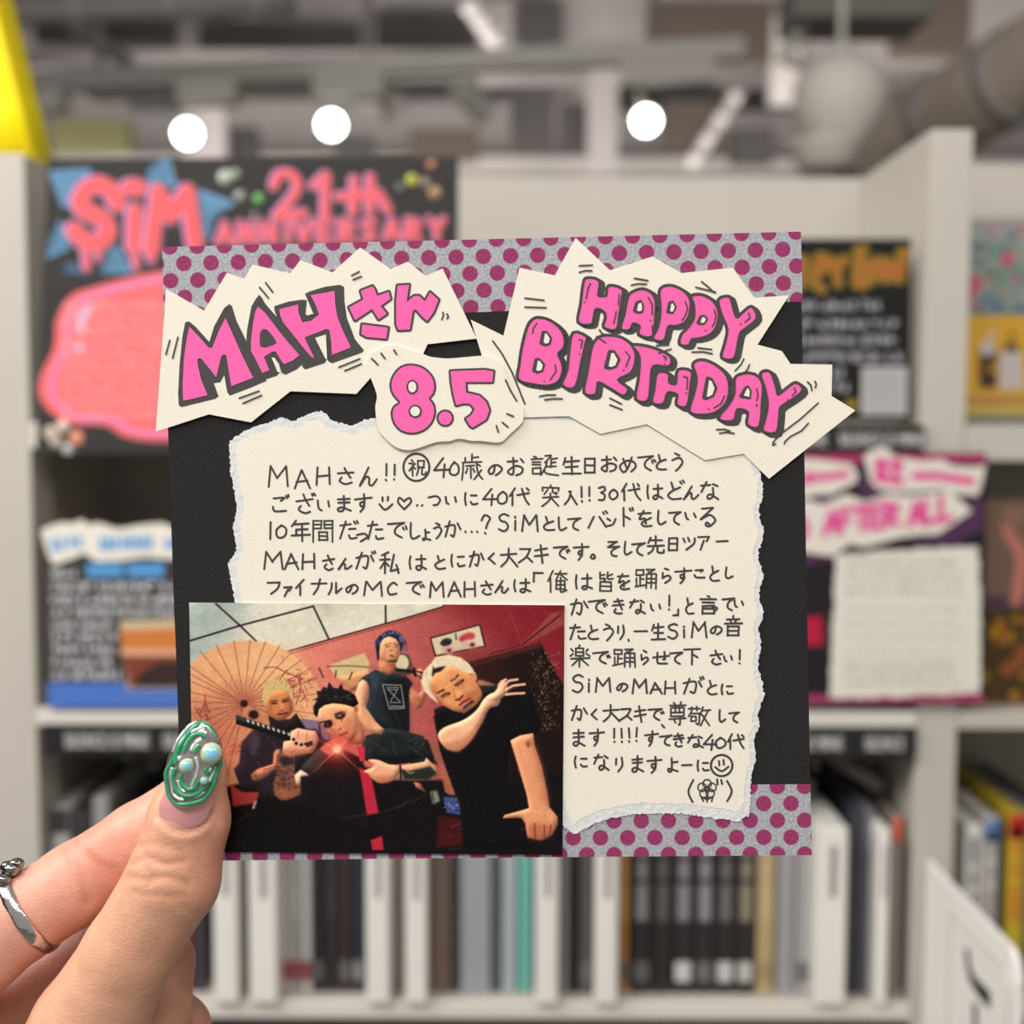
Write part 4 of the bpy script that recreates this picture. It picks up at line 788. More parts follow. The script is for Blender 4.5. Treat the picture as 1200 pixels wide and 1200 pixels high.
f.stroke([(260+805/3.5294+15.2*math.cos(a_*math.pi/14), 500+168/3.5294+16*math.sin(a_*math.pi/14)) for a_ in range(28)], 2.6, .4, closed=True)
line(*H_, [('の', 70, 178, 64, 52), ('お', 155, 163), ('誕', 272, 158, 112, 86), ('生', 388, 160, 80, 72), ('日', 462, 160, 62, 66), ('お', 542, 153, 74, 68), ('め', 620, 155, 74, 66), ('で', 695, 148, 74, 76), ('と', 757, 148, 56, 66), ('う', 824, 145, 62, 76)])
line(*G_, [('ご', 237, 318), ('ざ', 342, 318, 82), ('い', 422, 322, 62, 66), ('ま', 505, 318, 76, 66), ('す', 585, 316, 76, 72), ('⌣', 680, 312, 62, 72), ('♡', 755, 318, 62, 58), ('‥', 826, 320, 56, 40), ('つ', 880, 302, 56, 56), ('い', 948, 303, 56, 50), ('に', 1030, 298, 62, 62), ('4', 1105, 290, 62, 66), ('0', 1160, 292, 44, 58)])
line(*H_, [('代', 172, 287, 86, 74), ('突', 300, 285, 76, 86), ('入', 382, 292, 56, 56), ('!', 430, 280, 36, 66), ('!', 462, 278, 36, 62), ('3', 512, 276, 42, 62), ('0', 560, 278, 38, 44), ('代', 632, 268, 82, 74), ('は', 728, 268, 74, 66), ('ど', 812, 264), ('ん', 880, 272, 62, 56), ('な', 958, 264, 82, 72)])
line(*G_, [('1', 203, 430, 40, 74), ('0', 246, 432, 48, 58), ('年', 326, 430, 80, 86), ('間', 417, 430, 90, 92), ('だ', 525, 428), ('っ', 580, 440), ('た', 637, 430, 72), ('で', 722, 424, 82), ('し', 796, 432, 58, 70), ('ょ', 843, 440, 58, 66), ('う', 893, 428, 44, 66), ('か', 955, 422, 70, 70), ('…', 1035, 400, 62, 82), ('?', 1092, 405, 50, 82)])
line(*H_, [('S', 108, 396, 56, 72), ('i', 156, 396, 40, 66), ('M', 216, 398, 66, 66), ('と', 292, 400, 62, 58), ('し', 346, 402, 48, 58), ('て', 398, 402, 60, 60), ('バ', 492, 388, 78, 74), ('ン', 552, 392, 44, 42), ('ド', 612, 372, 64, 76), ('を', 690, 380, 70, 66), ('し', 757, 376, 48, 60), ('て', 815, 376, 56, 62), ('い', 878, 368, 54, 46), ('る', 950, 370, 76, 86)])
line(*G_, [('M', 215, 552, 78, 72), ('A', 290, 556, 62, 64), ('H', 360, 556, 60, 64), ('さ', 442, 562, 58, 60), ('ん', 508, 566, 58, 46), ('が', 594, 552, 82, 72), ('私', 692, 560, 78, 90), ('は', 808, 560, 82, 66), ('と', 902, 560, 56, 58), ('に', 975, 552, 66, 62), ('か', 1055, 545, 62, 66), ('く', 1117, 545, 50, 50), ('大', 1186, 540, 72, 76)])
line(*H_, [('ス', 197, 528, 60, 62), ('キ', 262, 524, 62, 72), ('で', 343, 518, 70, 66), ('す', 426, 516, 68, 68), ('。', 484, 510, 52, 72), ('そ', 556, 504, 66, 66), ('し', 618, 504, 46, 56), ('て', 664, 504, 60, 62), ('先', 734, 488, 70, 72), ('日', 806, 484, 54, 56), ('ツ', 872, 480, 60, 56), ('ア', 935, 478, 56, 62), ('ー', 1008, 474, 52, 40)])
line(*G_, [('フ', 218, 664, 60, 56), ('ァ', 274, 668, 56, 62), ('イ', 324, 662, 44, 66), ('ナ', 402, 660, 66, 64), ('ル', 468, 666, 56, 50), ('の', 538, 670, 58, 44), ('M', 627, 668, 76, 56), ('C', 706, 670, 50, 54), ('で', 796, 664, 76, 66), ('M', 890, 672, 62, 62), ('A', 964, 670, 58, 62), ('H', 1026, 670, 52, 62), ('さ', 1096, 666, 60, 56)])
line(*H_, [('ん', 98, 660, 58, 50), ('は', 180, 656, 78, 60), ('「', 245, 642, 62, 80), ('俺', 328, 638, 80, 90), ('は', 434, 640, 78, 70), ('皆', 528, 638, 70, 80), ('を', 602, 640, 60, 64), ('踊', 694, 626, 92, 84), ('ら', 778, 614, 56, 62), ('す', 848, 614, 72, 64), ('こ', 914, 606, 58, 44), ('と', 976, 606, 50, 66), ('し', 1036, 606, 48, 46)])
line(*I_, [('か', 145, 78), ('で', 225, 74, 82, 74), ('き', 316, 76, 62, 66), ('な', 402, 76, 76, 66), ('い', 480, 78, 56, 46), ('!', 540, 62, 40, 66), ('」', 566, 92, 44, 48), ('と', 628, 74, 50, 72), ('言', 712, 68, 80, 80), ('っ', 738, 78, 40, 50), ('て', 800, 66, 60, 66), ('い', 846, 64, 48, 46)], 76, 74)
line(*I_, [('た', 140, 190, 76, 66), ('と', 205, 190, 58, 66), ('う', 272, 188, 60, 72), ('り', 328, 188, 44, 66), ('.', 372, 178, 50, 110), ('一', 414, 186, 58, 40), ('生', 492, 186, 62, 72), ('S', 558, 184, 58, 66), ('i', 607, 184, 40, 56), ('M', 672, 178, 66, 66), ('の', 745, 180, 56, 44), ('音', 820, 162, 80, 84)])
line(*I_, [('楽', 147, 294, 86, 90), ('で', 240, 300, 78, 66), ('踊', 342, 300, 100, 84), ('ら', 432, 300, 48, 60), ('せ', 504, 300, 72, 64), ('て', 570, 302, 62, 60), ('下', 640, 294, 74, 74), ('さ', 745, 300, 66, 62), ('い', 798, 304, 44, 40), ('!', 850, 298, 40, 66)])
line(*I_, [('S', 140, 414, 62, 76), ('i', 190, 420, 40, 62), ('M', 250, 420, 66, 62), ('の', 332, 430, 56, 44), ('M', 412, 426, 64, 62), ('A', 482, 434, 56, 50), ('H', 545, 432, 56, 56), ('が', 645, 424, 90, 72), ('と', 727, 432, 52, 66), ('に', 793, 440, 60, 56)])
line(*I_, [('か', 145, 544, 72, 66), ('く', 212, 550, 48, 50), ('大', 285, 544, 72, 72), ('ス', 350, 548, 60, 56), ('キ', 412, 548, 56, 68), ('で', 480, 548, 70, 64), ('、', 522, 584, 50, 50), ('尊', 576, 548, 74, 96), ('敬', 670, 556, 96, 82), ('し', 770, 558, 44, 56), ('て', 825, 562, 50, 54)])
line(*I_, [('ま', 142, 654, 70, 72), ('す', 222, 650, 72, 72), ('!', 300, 644, 36, 62), ('!', 332, 644, 36, 62), ('!', 365, 642, 36, 62), ('!', 397, 640, 36, 62), ('す', 462, 656, 62, 66), ('て', 525, 664, 60, 56), ('き', 580, 662, 56, 58), ('な', 655, 668, 76, 56), ('4', 716, 672, 64, 66), ('0', 766, 674, 52, 52), ('代', 832, 668, 76, 66)])
line(*I_, [('に', 152, 758, 66, 60), ('な', 242, 760, 72, 70), ('り', 320, 768, 50, 62), ('ま', 400, 768, 66, 72), ('す', 475, 772, 66, 72), ('よ', 552, 774, 60, 64), ('ー', 616, 774, 46, 40), ('に', 688, 776, 60, 56), ('(', 635, 888, 60, 92), (')', 803, 888, 60, 82)])
I2 = fr(*I_)
f.stroke([(640+770/3.75+12.6*math.cos(a_*math.pi/14), 690+775/3.75+12.4*math.sin(a_*math.pi/14)) for a_ in range(28)], 2.6, .4, closed=True)
for p in (I2(758, 755, 760, 775), I2(778, 750, 780, 772), I2(742, 782, 770, 800, 800, 780), I2(750, 835, 752, 858), I2(768, 838, 772, 856)): f.stroke(smooth(p, 3), 2.4, .4)
for k_ in range(5):   # small flower
    a_ = k_*1.2566-1.57; f.stroke([(640+706/3.75+6.2*math.cos(a_)+5*math.cos(t*.63), 690+878/3.75+6.2*math.sin(a_)+5*math.sin(t*.63)) for t in range(10)], 1.7, .4, closed=True)
f.stroke([(640+706/3.75+3*math.cos(t*.63), 690+878/3.75+3*math.sin(t*.63)) for t in range(10)], 2, .4, closed=True)
for p in (I2(705, 905, 706, 935), I2(706, 925, 680, 912, 690, 932), I2(706, 925, 732, 910, 726, 932)): f.stroke(p, 2, .4)
f.build('handwriting', M_ink, o_msg)
# ------------------------------------------------------------------ the printed band photo, its picture laid down as pigment
K_ = 3; PX0, PY0, PX1, PY1 = 222, 705, 662, 1002
PW, PH = (PX1-PX0)*K_, (PY1-PY0)*K_
CV = np.zeros((PH, PW, 3), np.float32)
GX, GY = np.meshgrid((np.arange(PW)+.5)/K_+PX0, (np.arange(PH)+.5)/K_+PY0)
def blur(a, s):
    if s < .4: return a
    r = max(1, int(s*K_*1.0))
    for ax in (0, 1):
        for _ in range(2):
            p = np.pad(a, [(r+1, r) if i == ax else (0, 0) for i in (0, 1)], mode='edge').cumsum(ax, dtype=np.float64)
            n = p.shape[ax]
            a = ((p[2*r+1:] - p[:n-2*r-1]) if ax == 0 else (p[:, 2*r+1:] - p[:, :n-2*r-1]))/(2*r+1)
    return a.astype(np.float32)
def win(x0, y0, x1, y1, m_=8):
    a = max(0, int((x0-m_-PX0)*K_)); b_ = min(PW, int((x1+m_-PX0)*K_)+1); c_ = max(0, int((y0-m_-PY0)*K_)); d = min(PH, int((y1+m_-PY0)*K_)+1)
    return slice(c_, d), slice(a, b_)
def lay(sl, mk, col, al, soft):
    mk = blur(mk, soft)[..., None]*al
    c_ = np.array(col, np.float32)
    CV[sl] = CV[sl]*(1-mk)+c_*mk
def pp(pts, col, soft=.5, al=1.0, rd=None, k=.34):
    """a filled patch; rd > 0 rounds it with the picture's own printed modelling (light printed from the upper left)"""
    soft = max(soft, .55)
    if rd is None:
        r_, g_, b_ = col; rd = 3.5 if (r_ > 170 and 95 < g_ < 190 and r_-g_ > 35 and b_ < 165 and al == 1.0) else (5 if al == 1.0 and r_ < 60 else 0)
        if r_ < 60: k = .5
    xs = [p[0] for p in pts]; ys = [p[1] for p in pts]; sl = win(min(xs), min(ys), max(xs), max(ys), 5+soft*3+rd*2)
    x, y = GX[sl], GY[sl]; ins = np.zeros(x.shape, bool)
    for i in range(len(pts)):
        (x0, y0), (x1, y1) = pts[i-1], pts[i]
        if y0 == y1: continue
        c_ = ((y0 > y) != (y1 > y)) & (x < (x1-x0)*(y-y0)/(y1-y0)+x0); ins ^= c_
    M0 = ins.astype(np.float32)
    if rd:
        B_ = blur(M0, rd); gy_, gx_ = np.gradient(B_); sh_ = np.clip((gx_*.6+gy_*.8)*rd*K_*3.0, -1, 1)
        c3 = np.array(col, np.float32)*(1+k*sh_-.30*k*np.clip(1.6-1.6*B_, 0, 1))[..., None]
        mk = blur(M0, soft)[..., None]*al; CV[sl] = CV[sl]*(1-mk)+c3*mk
    else: lay(sl, M0, col, al, soft)
def pl(pts, col, wd=1.0, al=1.0, soft=.3):
    xs = [p[0] for p in pts]; ys = [p[1] for p in pts]; sl = win(min(xs), min(ys), max(xs), max(ys), wd+3+soft*3)
    x, y = GX[sl], GY[sl]; d = np.full(x.shape, 1e9, np.float32)
    for (x0, y0), (x1, y1) in zip(pts[:-1], pts[1:]):
        dx, dy = x1-x0, y1-y0; t = np.clip(((x-x0)*dx+(y-y0)*dy)/(dx*dx+dy*dy+1e-9), 0, 1); d = np.minimum(d, np.hypot(x-x0-t*dx, y-y0-t*dy))
    lay(sl, np.clip(wd/2-d+.5, 0, 1).astype(np.float32), col, al, soft)
def pe(cx_, cy_, rx, ry, col, soft=.5, al=1.0, rot=0):
    R_ = max(rx, ry); sl = win(cx_-R_, cy_-R_, cx_+R_, cy_+R_, 4+soft*3); x, y = GX[sl]-cx_, GY[sl]-cy_
    c_, s_ = math.cos(rot), math.sin(rot); u, v = x*c_+y*s_, -x*s_+y*c_
    lay(sl, ((u/rx)**2+(v/ry)**2 < 1).astype(np.float32), col, al, soft)
R3 = fr(200, 690, 2.5); P1 = fr(220, 700, 6.667); P2 = fr(370, 720, 8); P3 = fr(480, 700, 6.316); P4 = fr(260, 830, 7.056); P5 = fr(400, 830, 7.057); P6 = fr(520, 830, 6.86); P7 = fr(480, 750, 8.571); P8 = fr(340, 780, 10)
rq = random.Random(8); DK = (17, 11, 13)
# wall and ceiling
t_ = np.clip((GX-380)/270, 0, 1)[..., None]; CV[:] = np.array((214, 124, 108))*(1-t_)+np.array((128, 38, 48))*t_
pp([(500, 700), (670, 700), (670, 780), (600, 760)], (124, 26, 36), 12, .6)
pp([(215, 700), (522, 700), (518, 709.5), (400, 744), (340, 762), (215, 805)], (214, 208, 188)); pp([(215, 700), (300, 700), (262, 760), (215, 800)], (158, 172, 166), 14, .85)
for q_ in (P1(20, 337, 410, 215, 985, 57), P1(225, 43, 410, 215, 545, 347), P1(985, 57, 1105, 318), P2(660, -100, 661, 62)): pl(q_, (42, 26, 28), 2.1)
pl([(330, 764.5), (400, 744), (482, 720), (520, 708)], (70, 30, 28), 1.8); pl([(340, 765), (400, 747), (482, 723), (522, 711)], (130, 60, 56), 1)
# parasol
pe(290, 838, 90, 88, (222, 164, 118), .6); pe(272, 860, 58, 60, (190, 118, 88), 14, .7); pe(320, 780, 40, 26, (232, 182, 132), 10, .6); pe(240, 870, 30, 40, (176, 100, 76), 12, .6)
rim = [(222, 781), (222, 790), (222, 799), (222, 812), (222, 823), (222, 838), (234, 763), (253, 755), (274, 750), (293, 749), (311, 751), (328, 755.5), (342, 763), (353, 772.5), (365, 782), (372, 794), (376, 812), (379, 838), (374, 858), (222, 852), (222, 868), (228, 880), (240, 892), (252, 902), (264, 912)]
for x, y in rim: pl([(285, 825), (x, y)], (138, 70, 58), .9, .85)
for r_ in (8, 14, 20, 27):
    for k_ in range(26): a_ = k_*.2417; pl([(285+r_*math.cos(a_), 826+r_*math.sin(a_)), (285+(r_+6)*math.cos(a_+.13), 826+(r_+6)*math.sin(a_+.13))], (150, 80, 66), .7, .6)
pe(285, 825, 4.5, 4.5, (48, 20, 24), .8); pe(296, 838, 6, 5.5, (44, 22, 26), 1)
for i in range(60):
    x = rq.gauss(347, 9); y = rq.gauss(803, 13) - (x-347)*-.5
    pl([(x, y), (x+rq.gauss(0, 4), y+rq.gauss(0, 4))], (146, 50, 58), .9, .8)
for q_ in (P1(590, 550, 680, 540, 760, 580, 900, 640), P1(760, 580, 720, 640), P1(880, 640, 880, 740, 840, 840), P1(125, 770, 135, 880), P1(45, 870, 80, 930, 130, 820)): pl(q_, (120, 40, 48), 1.2, .8)
for i in range(18): x = 230+rq.random()*14; y = 826+rq.random()*20; pl([(x, y), (x+rq.gauss(0, 3), y+rq.gauss(0, 3))], (96, 34, 40), .8, .8)
for i in range(20): x = 268+rq.random()*14; y = 872+rq.random()*14; pl([(x, y), (x+rq.gauss(0, 3), y+rq.gauss(0, 2))], (150, 44, 56), 1, .7)
# wall pieces, framed print, dark board
pp(P2(120, 470, 460, 350, 505, 440, 505, 500, 200, 590), (208, 184, 130), .8); pp(P2(200, 585, 480, 505, 540, 560, 500, 640, 330, 720, 280, 660), (206, 146, 100), .8)
for q_ in (P2(30, 495, 70, 585), P2(192, 520, 184, 578), P2(342, 535, 315, 600)): pl(q_, (66, 48, 46), 1.6)
pp(P3(150, 283, 528, 178, 570, 345, 190, 425), (54, 26, 28)); pp(P3(165, 292, 520, 192, 558, 342, 200, 415), (212, 192, 162))
pe(*P3(275, 318)[0], 7, 4.6, (46, 36, 38), .8, rot=-.3); pe(*P3(290, 375)[0], 7, 5, (206, 158, 146), 1); pe(*P3(430, 280)[0], 10, 5, (178, 66, 76), 1, rot=-.3); pe(*P3(450, 330)[0], 9, 5.5, (214, 172, 160), 1); pe(*P3(470, 335)[0], 3, 2.6, (110, 46, 50), .8); pe(*P3(298, 380)[0], 2.6, 2.4, (120, 50, 50), .8); pl(P3(345, 255, 350, 295), (70, 60, 50), 1.6)
pp(P3(600, 400, 830, 335, 1060, 90, 1150, 70, 1150, 180, 850, 340, 620, 412), (150, 74, 66), 1, .8); pl(P3(600, 404, 835, 335), (70, 24, 28), 1.4); pl(P3(845, 330, 1120, 108), (52, 18, 22), 1.6); pl(P3(745, 80, 830, 320), (172, 80, 80), 1, .5)
pp(P3(440, 470, 975, 318, 1060, 480, 1150, 640, 1150, 1900, 400, 1900, 480, 640), (30, 15, 14), .8); pp(P3(440, 470, 975, 318, 985, 350, 470, 500), (82, 38, 30), 1.2, .8); pe(565, 790, 40, 22, (64, 28, 22), 14, .6)
for i in range(260):
    x, y = P3(rq.gauss(1010, 65)+(60 if rq.random() < .5 else -20), 380+rq.random()*600)[0]
    if x < 658: c_ = rq.choice(((196, 176, 134), (150, 120, 90), (120, 80, 60))); pl([(x, y), (x+rq.gauss(0, 1), y+rq.gauss(0, 1))], c_, .8, .8)
# lower dark mass
pp(R3(120, 800, 120, 600, 175, 580, 290, 560, 400, 520, 560, 520, 700, 560, 790, 560, 880, 560, 1160, 520, 1160, 800), DK, 1.5)
pp(P4(50, 640, 140, 700, 300, 695, 262, 800, 68, 830), (172, 62, 58), 1); pp(P4(225, 850, 250, 780, 275, 780, 250, 850), (190, 160, 140), .6); pl(P4(90, 970, 150, 930, 250, 860), (110, 92, 90), .8, .7)
# back man: blue hair, sleeveless top, blade on the shoulders
pp(P2(800, 340, 880, 370, 915, 470, 890, 560, 760, 560, 730, 480), (96, 62, 62), .6); pe(*P2(812, 440)[0], 8, 9.5, (204, 194, 152), .5); pl(P2(830, 560, 870, 600, 900, 640), (96, 56, 56), 3)
pl(P2(105, 480, 300, 474, 600, 488), (112, 86, 78), 2.0); pl(P2(140, 476, 590, 482), (186, 152, 130), .7)
pp(P2(945, 510, 990, 490, 1010, 520, 1005, 600, 960, 590), (216, 142, 110)); pp(P2(880, 640, 960, 740, 1000, 700, 985, 590, 1030, 620, 1050, 660, 1040, 760, 1000, 860, 960, 885, 870, 800), (206, 128, 96)); pe(*P2(960, 790)[0], 4, 6, (168, 92, 70), 2, .7)
pl(P2(740, 505, 930, 527), (30, 26, 30), 4); pl(P2(925, 495, 935, 560), (26, 22, 26), 3); pl(P2(950, 520, 1000, 535), (40, 30, 32), 2); pl(P2(945, 545, 990, 590), (60, 36, 34), 1.6)
pp(P2(595, 420, 752, 425, 745, 545, 690, 562, 600, 520), (196, 122, 84), .6); pp(P2(640, 430, 752, 425, 745, 520, 690, 470), (150, 82, 58), 1.6, .7)
pp(smooth(P2(580, 310, 600, 230, 680, 190, 760, 205, 798, 270, 792, 350, 770, 415, 722, 440, 655, 430, 600, 390), 4, True), (228, 164, 118), .6); pe(*P2(640, 380)[0], 4, 6, (196, 122, 86), 2, .6)
pp(P2(570, 335, 560, 240, 600, 185, 650, 160, 700, 140, 765, 165, 812, 225, 820, 300, 800, 345, 790, 270, 758, 215, 690, 190, 632, 215, 604, 268, 598, 395, 582, 430), (34, 40, 62), .4)
for a_ in range(26):
    g = math.pi*(1.05+.95*a_/25); x, y = 462.5-3+14.5*math.cos(g), 762-2+19*math.sin(g); pl([(x, y), (x+4*math.cos(g), y+4.4*math.sin(g))], rq.choice(((38, 44, 70), (64, 84, 128), (30, 32, 46))), 1.3)
for q_ in (P2(690, 165, 730, 155), P2(640, 180, 660, 170), P2(790, 210, 800, 240)): pl(q_, (96, 122, 164), 2, .8)
for q_ in (P2(655, 272, 710, 256), P2(735, 256, 782, 276)): pl(q_, (70, 46, 40), 1.1)
for q_ in (P2(660, 290, 700, 284), P2(742, 285, 775, 293)): pl(q_, (60, 34, 32), .9)
pl(P2(722, 290, 730, 320, 700, 330), (186, 112, 80), 1.2, .8); pp(P2(688, 372, 712, 360, 745, 378, 738, 390, 700, 384), (132, 58, 52), .5, rd=0); pe(*P2(770, 330)[0], 3, 8, (176, 108, 76), 2, .6); pe(*P2(690, 230)[0], 6, 4, (244, 190, 146), 2, .6); pe(*P2(660, 330)[0], 4, 3, (206, 134, 100), 2, .5); pe(*P2(712, 325)[0], 2, 1.4, (150, 84, 62), .8, .6); pl(P2(695, 425, 760, 425), (62, 36, 34), 2.2, .9)
pp(P2(400, 625, 440, 580, 560, 508, 600, 520, 690, 560, 755, 535, 860, 580, 907, 640, 878, 700, 880, 1095, 640, 1070, 520, 1000, 465, 880, 500, 760, 500, 660, 450, 600), (36, 42, 48), .6)
pp(P2(700, 560, 860, 590, 900, 640, 876, 720, 875, 1085, 760, 1070, 640, 900, 640, 660), (20, 20, 24), 3, .9); pp(P2(520, 560, 600, 560, 590, 720, 520, 680), (70, 82, 92), 3, .6); pl(P2(730, 890, 800, 1050), (80, 82, 84), .8, .6)
pp(P2(432, 600, 480, 622, 498, 690, 490, 760, 468, 862, 560, 1000, 642, 1078, 625, 1125, 520, 1105, 415, 1010, 395, 940, 378, 840, 370, 740, 398, 650), (232, 168, 128), .6); pp(P2(440, 880, 520, 1000, 600, 1090, 520, 1100, 420, 1000), (206, 132, 98), 1.6, .7)
em = (196, 194, 186); pl(P2(628, 650, 803, 655, 833, 873, 692, 880, 628, 650), em, 1.0, .9)
for q_ in (P2(668, 676, 778, 676), P2(675, 690, 790, 808), P2(772, 690, 704, 806), P2(698, 818, 800, 820), P2(690, 696, 760, 696)): pl(q_, em, .9, .9)
pl(P2(704, 856, 818, 856), em, 1.6, .7)
# left man
pp(P4(240, 190, 380, 150, 620, 90, 800, 110, 912, 250, 830, 310, 640, 520, 480, 780, 300, 760, 290, 705, 150, 705, 82, 520, 128, 460, 148, 290), (44, 32, 40), .7)
pp(P4(630, 90, 800, 110, 912, 250, 850, 270, 780, 180, 690, 170), (128, 110, 132), .8); pl(P4(800, 150, 820, 260), (58, 44, 58), 2.5); pl(P4(760, 170, 800, 200), (70, 54, 70), 2)
pp(P4(215, 330, 240, 230, 310, 240, 300, 330, 230, 400), (84, 68, 82), 2, .7); pl(P4(225, 380, 290, 385), (110, 94, 104), 1, .7); pl(P4(280, 450, 300, 480), (120, 100, 104), 1, .6); pl(P4(370, 240, 440, 330), (100, 90, 94), .8, .7)
pp(P4(375, 60, 460, 100, 560, 90, 610, 40, 690, 185, 590, 190, 500, 260, 400, 200), (34, 22, 26), .6)
pp(smooth(P1(610, 850, 602, 780, 640, 735, 700, 722, 770, 732, 805, 790, 815, 870, 792, 920, 740, 962, 690, 962, 640, 920), 4, True), (206, 130, 80), .6); pe(*P1(770, 880)[0], 5, 10, (176, 96, 60), 3, .5)
pp(P1(604, 860, 575, 790, 590, 710, 640, 652, 700, 635, 770, 650, 812, 720, 822, 815, 802, 785, 780, 735, 700, 722, 645, 745, 612, 800), (206, 178, 120), .6)
for i in range(50): x, y = P1(590+rq.random()*220, 645+rq.random()*80)[0]; pl([(x, y), (x+rq.gauss(0, .6), y-1.6)], rq.choice(((232, 206, 150), (170, 138, 84), (120, 92, 58))), .7, .6)
pl(P1(640, 812, 695, 806), (78, 44, 36), 1.2); pl(P1(735, 802, 785, 788), (78, 44, 36), 1.2); pl(P1(648, 832, 690, 830), (40, 20, 20), 1.8); pl(P1(738, 818, 780, 808), (40, 20, 20), 1.8)
pe(*P1(635, 880)[0], 3.2, 9, (160, 92, 60), 2, .7); pe(*P1(805, 860)[0], 2.4, 9, (150, 82, 54), 2, .7); pe(*P1(725, 850)[0], 2, 5, (224, 152, 104), 1.4, .8); pe(*P1(665, 822)[0], 4.4, 2, (120, 66, 46), 1, .7); pe(*P1(762, 808)[0], 4.4, 2, (120, 66, 46), 1, .7); pl(P1(712, 888, 745, 886), (112, 58, 42), 1.3, .8); pe(*P1(700, 935)[0], 6, 2.6, (176, 100, 70), 1.6, .6); pl(P1(700, 915, 735, 912, 772, 905), (96, 34, 34), 2.2); pl(P1(705, 940, 760, 935), (150, 84, 56), 1.4, .6)
pp(P4(225, 560, 280, 512, 410, 470, 418, 375, 440, 345, 475, 345, 480, 480, 400, 545, 290, 612, 235, 610), (196, 120, 90), .7); pe(*P4(255, 570)[0], 4, 4, (90, 56, 48), 2, .7); pl(P4(330, 520, 400, 500), (110, 66, 56), 2, .6)
# sword and centre man's right arm
pp(P4(110, 60, 595, 222, 560, 278, 104, 135), (26, 26, 28), .5); pp(P4(112, 60, 200, 90, 190, 120, 112, 92), (82, 90, 86), 1.4, .6)
for i in range(9): x, y = P4(205+i*42.5, 108+i*13.6)[0]; pp([(x-1, y-2.6), (x+2, y), (x+1.4, y+3), (x-1.6, y+.6)], (208, 202, 180), .3)
pp(P4(630, 505, 785, 335, 880, 395, 900, 560, 740, 570), (50, 47, 44), 1)
pp(P4(440, 400, 480, 370, 590, 390, 592, 560, 700, 560, 730, 600, 650, 720, 540, 772, 470, 770, 418, 730, 410, 640, 445, 520), (128, 80, 62), .7)
for i in range(90): x, y = P4(rq.gauss(510, 45), rq.gauss(600, 70))[0]; pl([(x, y), (x+rq.gauss(0, 3), y+rq.gauss(0, 3))], rq.choice(((56, 42, 38), (40, 30, 30), (150, 96, 76))), 1.2, .6)
pp(P4(470, 410, 580, 405, 590, 470, 500, 490, 468, 450), (44, 34, 34), 1, .9); pp(P4(590, 560, 640, 515, 700, 550, 722, 580, 640, 650, 600, 640), (224, 186, 156), .9); pp(P4(420, 660, 560, 700, 640, 680, 560, 765, 470, 765), (176, 96, 66), 3, .6)
pp(P4(560, 195, 620, 165, 700, 182, 770, 190, 800, 260, 772, 330, 740, 375, 660, 385, 590, 392, 550, 410, 490, 372, 500, 280, 560, 270), (232, 168, 134), .6); pp(P4(480, 340, 620, 340, 740, 360, 640, 395, 560, 412, 490, 380), (196, 116, 84), 1.8, .7)
for q_ in (P4(625, 190, 620, 250), P4(700, 200, 695, 270)): pl(q_, (170, 100, 78), 1.1, .8)
for x, y in ((585, 262), (607, 296), (650, 306), (688, 300)): pe(*P4(x, y)[0], 2.1, 1.9, (28, 16, 20), .4)
pp(P4(690, 290, 740, 270, 745, 310, 690, 330), (60, 30, 30), .8); pl(P4(740, 285, 735, 305), (60, 40, 50), 2)
# centre man
pp(P4(640, 570, 760, 560, 870, 400, 1000, 340, 1160, 420, 1300, 1100, 700, 900, 480, 790, 640, 730), (20, 14, 16), 1.2)
pp(R3(560, 445, 620, 420, 650, 405, 740, 430, 772, 500, 762, 535, 700, 510, 660, 515, 600, 515, 560, 500), (32, 36, 37), .7); pp(P5(340, 180, 400, 150, 560, 200, 720, 260, 800, 470, 700, 410, 690, 410, 350, 440, 190, 430, 195, 230), (30, 34, 35), .8)
for q_ in (P5(260, 280, 390, 370), P5(430, 260, 430, 330, 450, 400), P5(560, 270, 650, 220), P5(600, 310, 660, 240), P5(640, 330, 690, 280), P5(540, 300, 690, 400), P5(330, 160, 480, 200), P5(350, 190, 460, 180)): pl(q_, (76, 82, 82), 1.1, .6, .6)
pp(P8(780, 460, 850, 520, 1000, 690, 1095, 740, 1075, 805, 960, 790, 880, 740, 800, 600), (226, 160, 118), .7)
pp(P8(700, 650, 800, 600, 860, 750, 872, 860, 850, 910, 790, 935, 720, 915, 650, 860), (206, 134, 98), .8)
pp(smooth(P8(318, 625, 312, 560, 335, 500, 400, 462, 520, 442, 640, 455, 740, 490, 780, 560, 790, 650, 780, 760, 740, 850, 690, 880, 640, 855, 580, 838, 500, 780, 430, 730, 370, 670), 3, True), (232, 166, 122), .6)
pp(P8(640, 640, 790, 560, 800, 720, 740, 850, 690, 870, 640, 780), (200, 124, 88), 3, .6); pe(*P8(420, 520)[0], 7, 5, (240, 186, 136), 3, .6)
pe(*P8(770, 505)[0], 3.2, 5.5, (216, 136, 98), .6); pe(*P8(772, 510)[0], 1.6, 3.4, (160, 84, 62), .6); pp(P8(650, 880, 780, 770, 740, 880, 700, 920), (110, 56, 44), 2, .7)
pp(P8(268, 560, 272, 470, 312, 405, 260, 402, 322, 370, 308, 288, 352, 300, 392, 238, 430, 262, 455, 183, 500, 250, 560, 262, 600, 198, 622, 270, 690, 292, 762, 342, 802, 440, 742, 482, 640, 452, 500, 436, 400, 460, 334, 508, 316, 600, 300, 600), (24, 20, 20), .4)
for i in range(26): x, y = P8(340+rq.random()*380, 310+rq.random()*100)[0]; pl([(x, y), (x+rq.gauss(3, 2), y+rq.gauss(-1, 1))], (104, 98, 90), .8, .5)
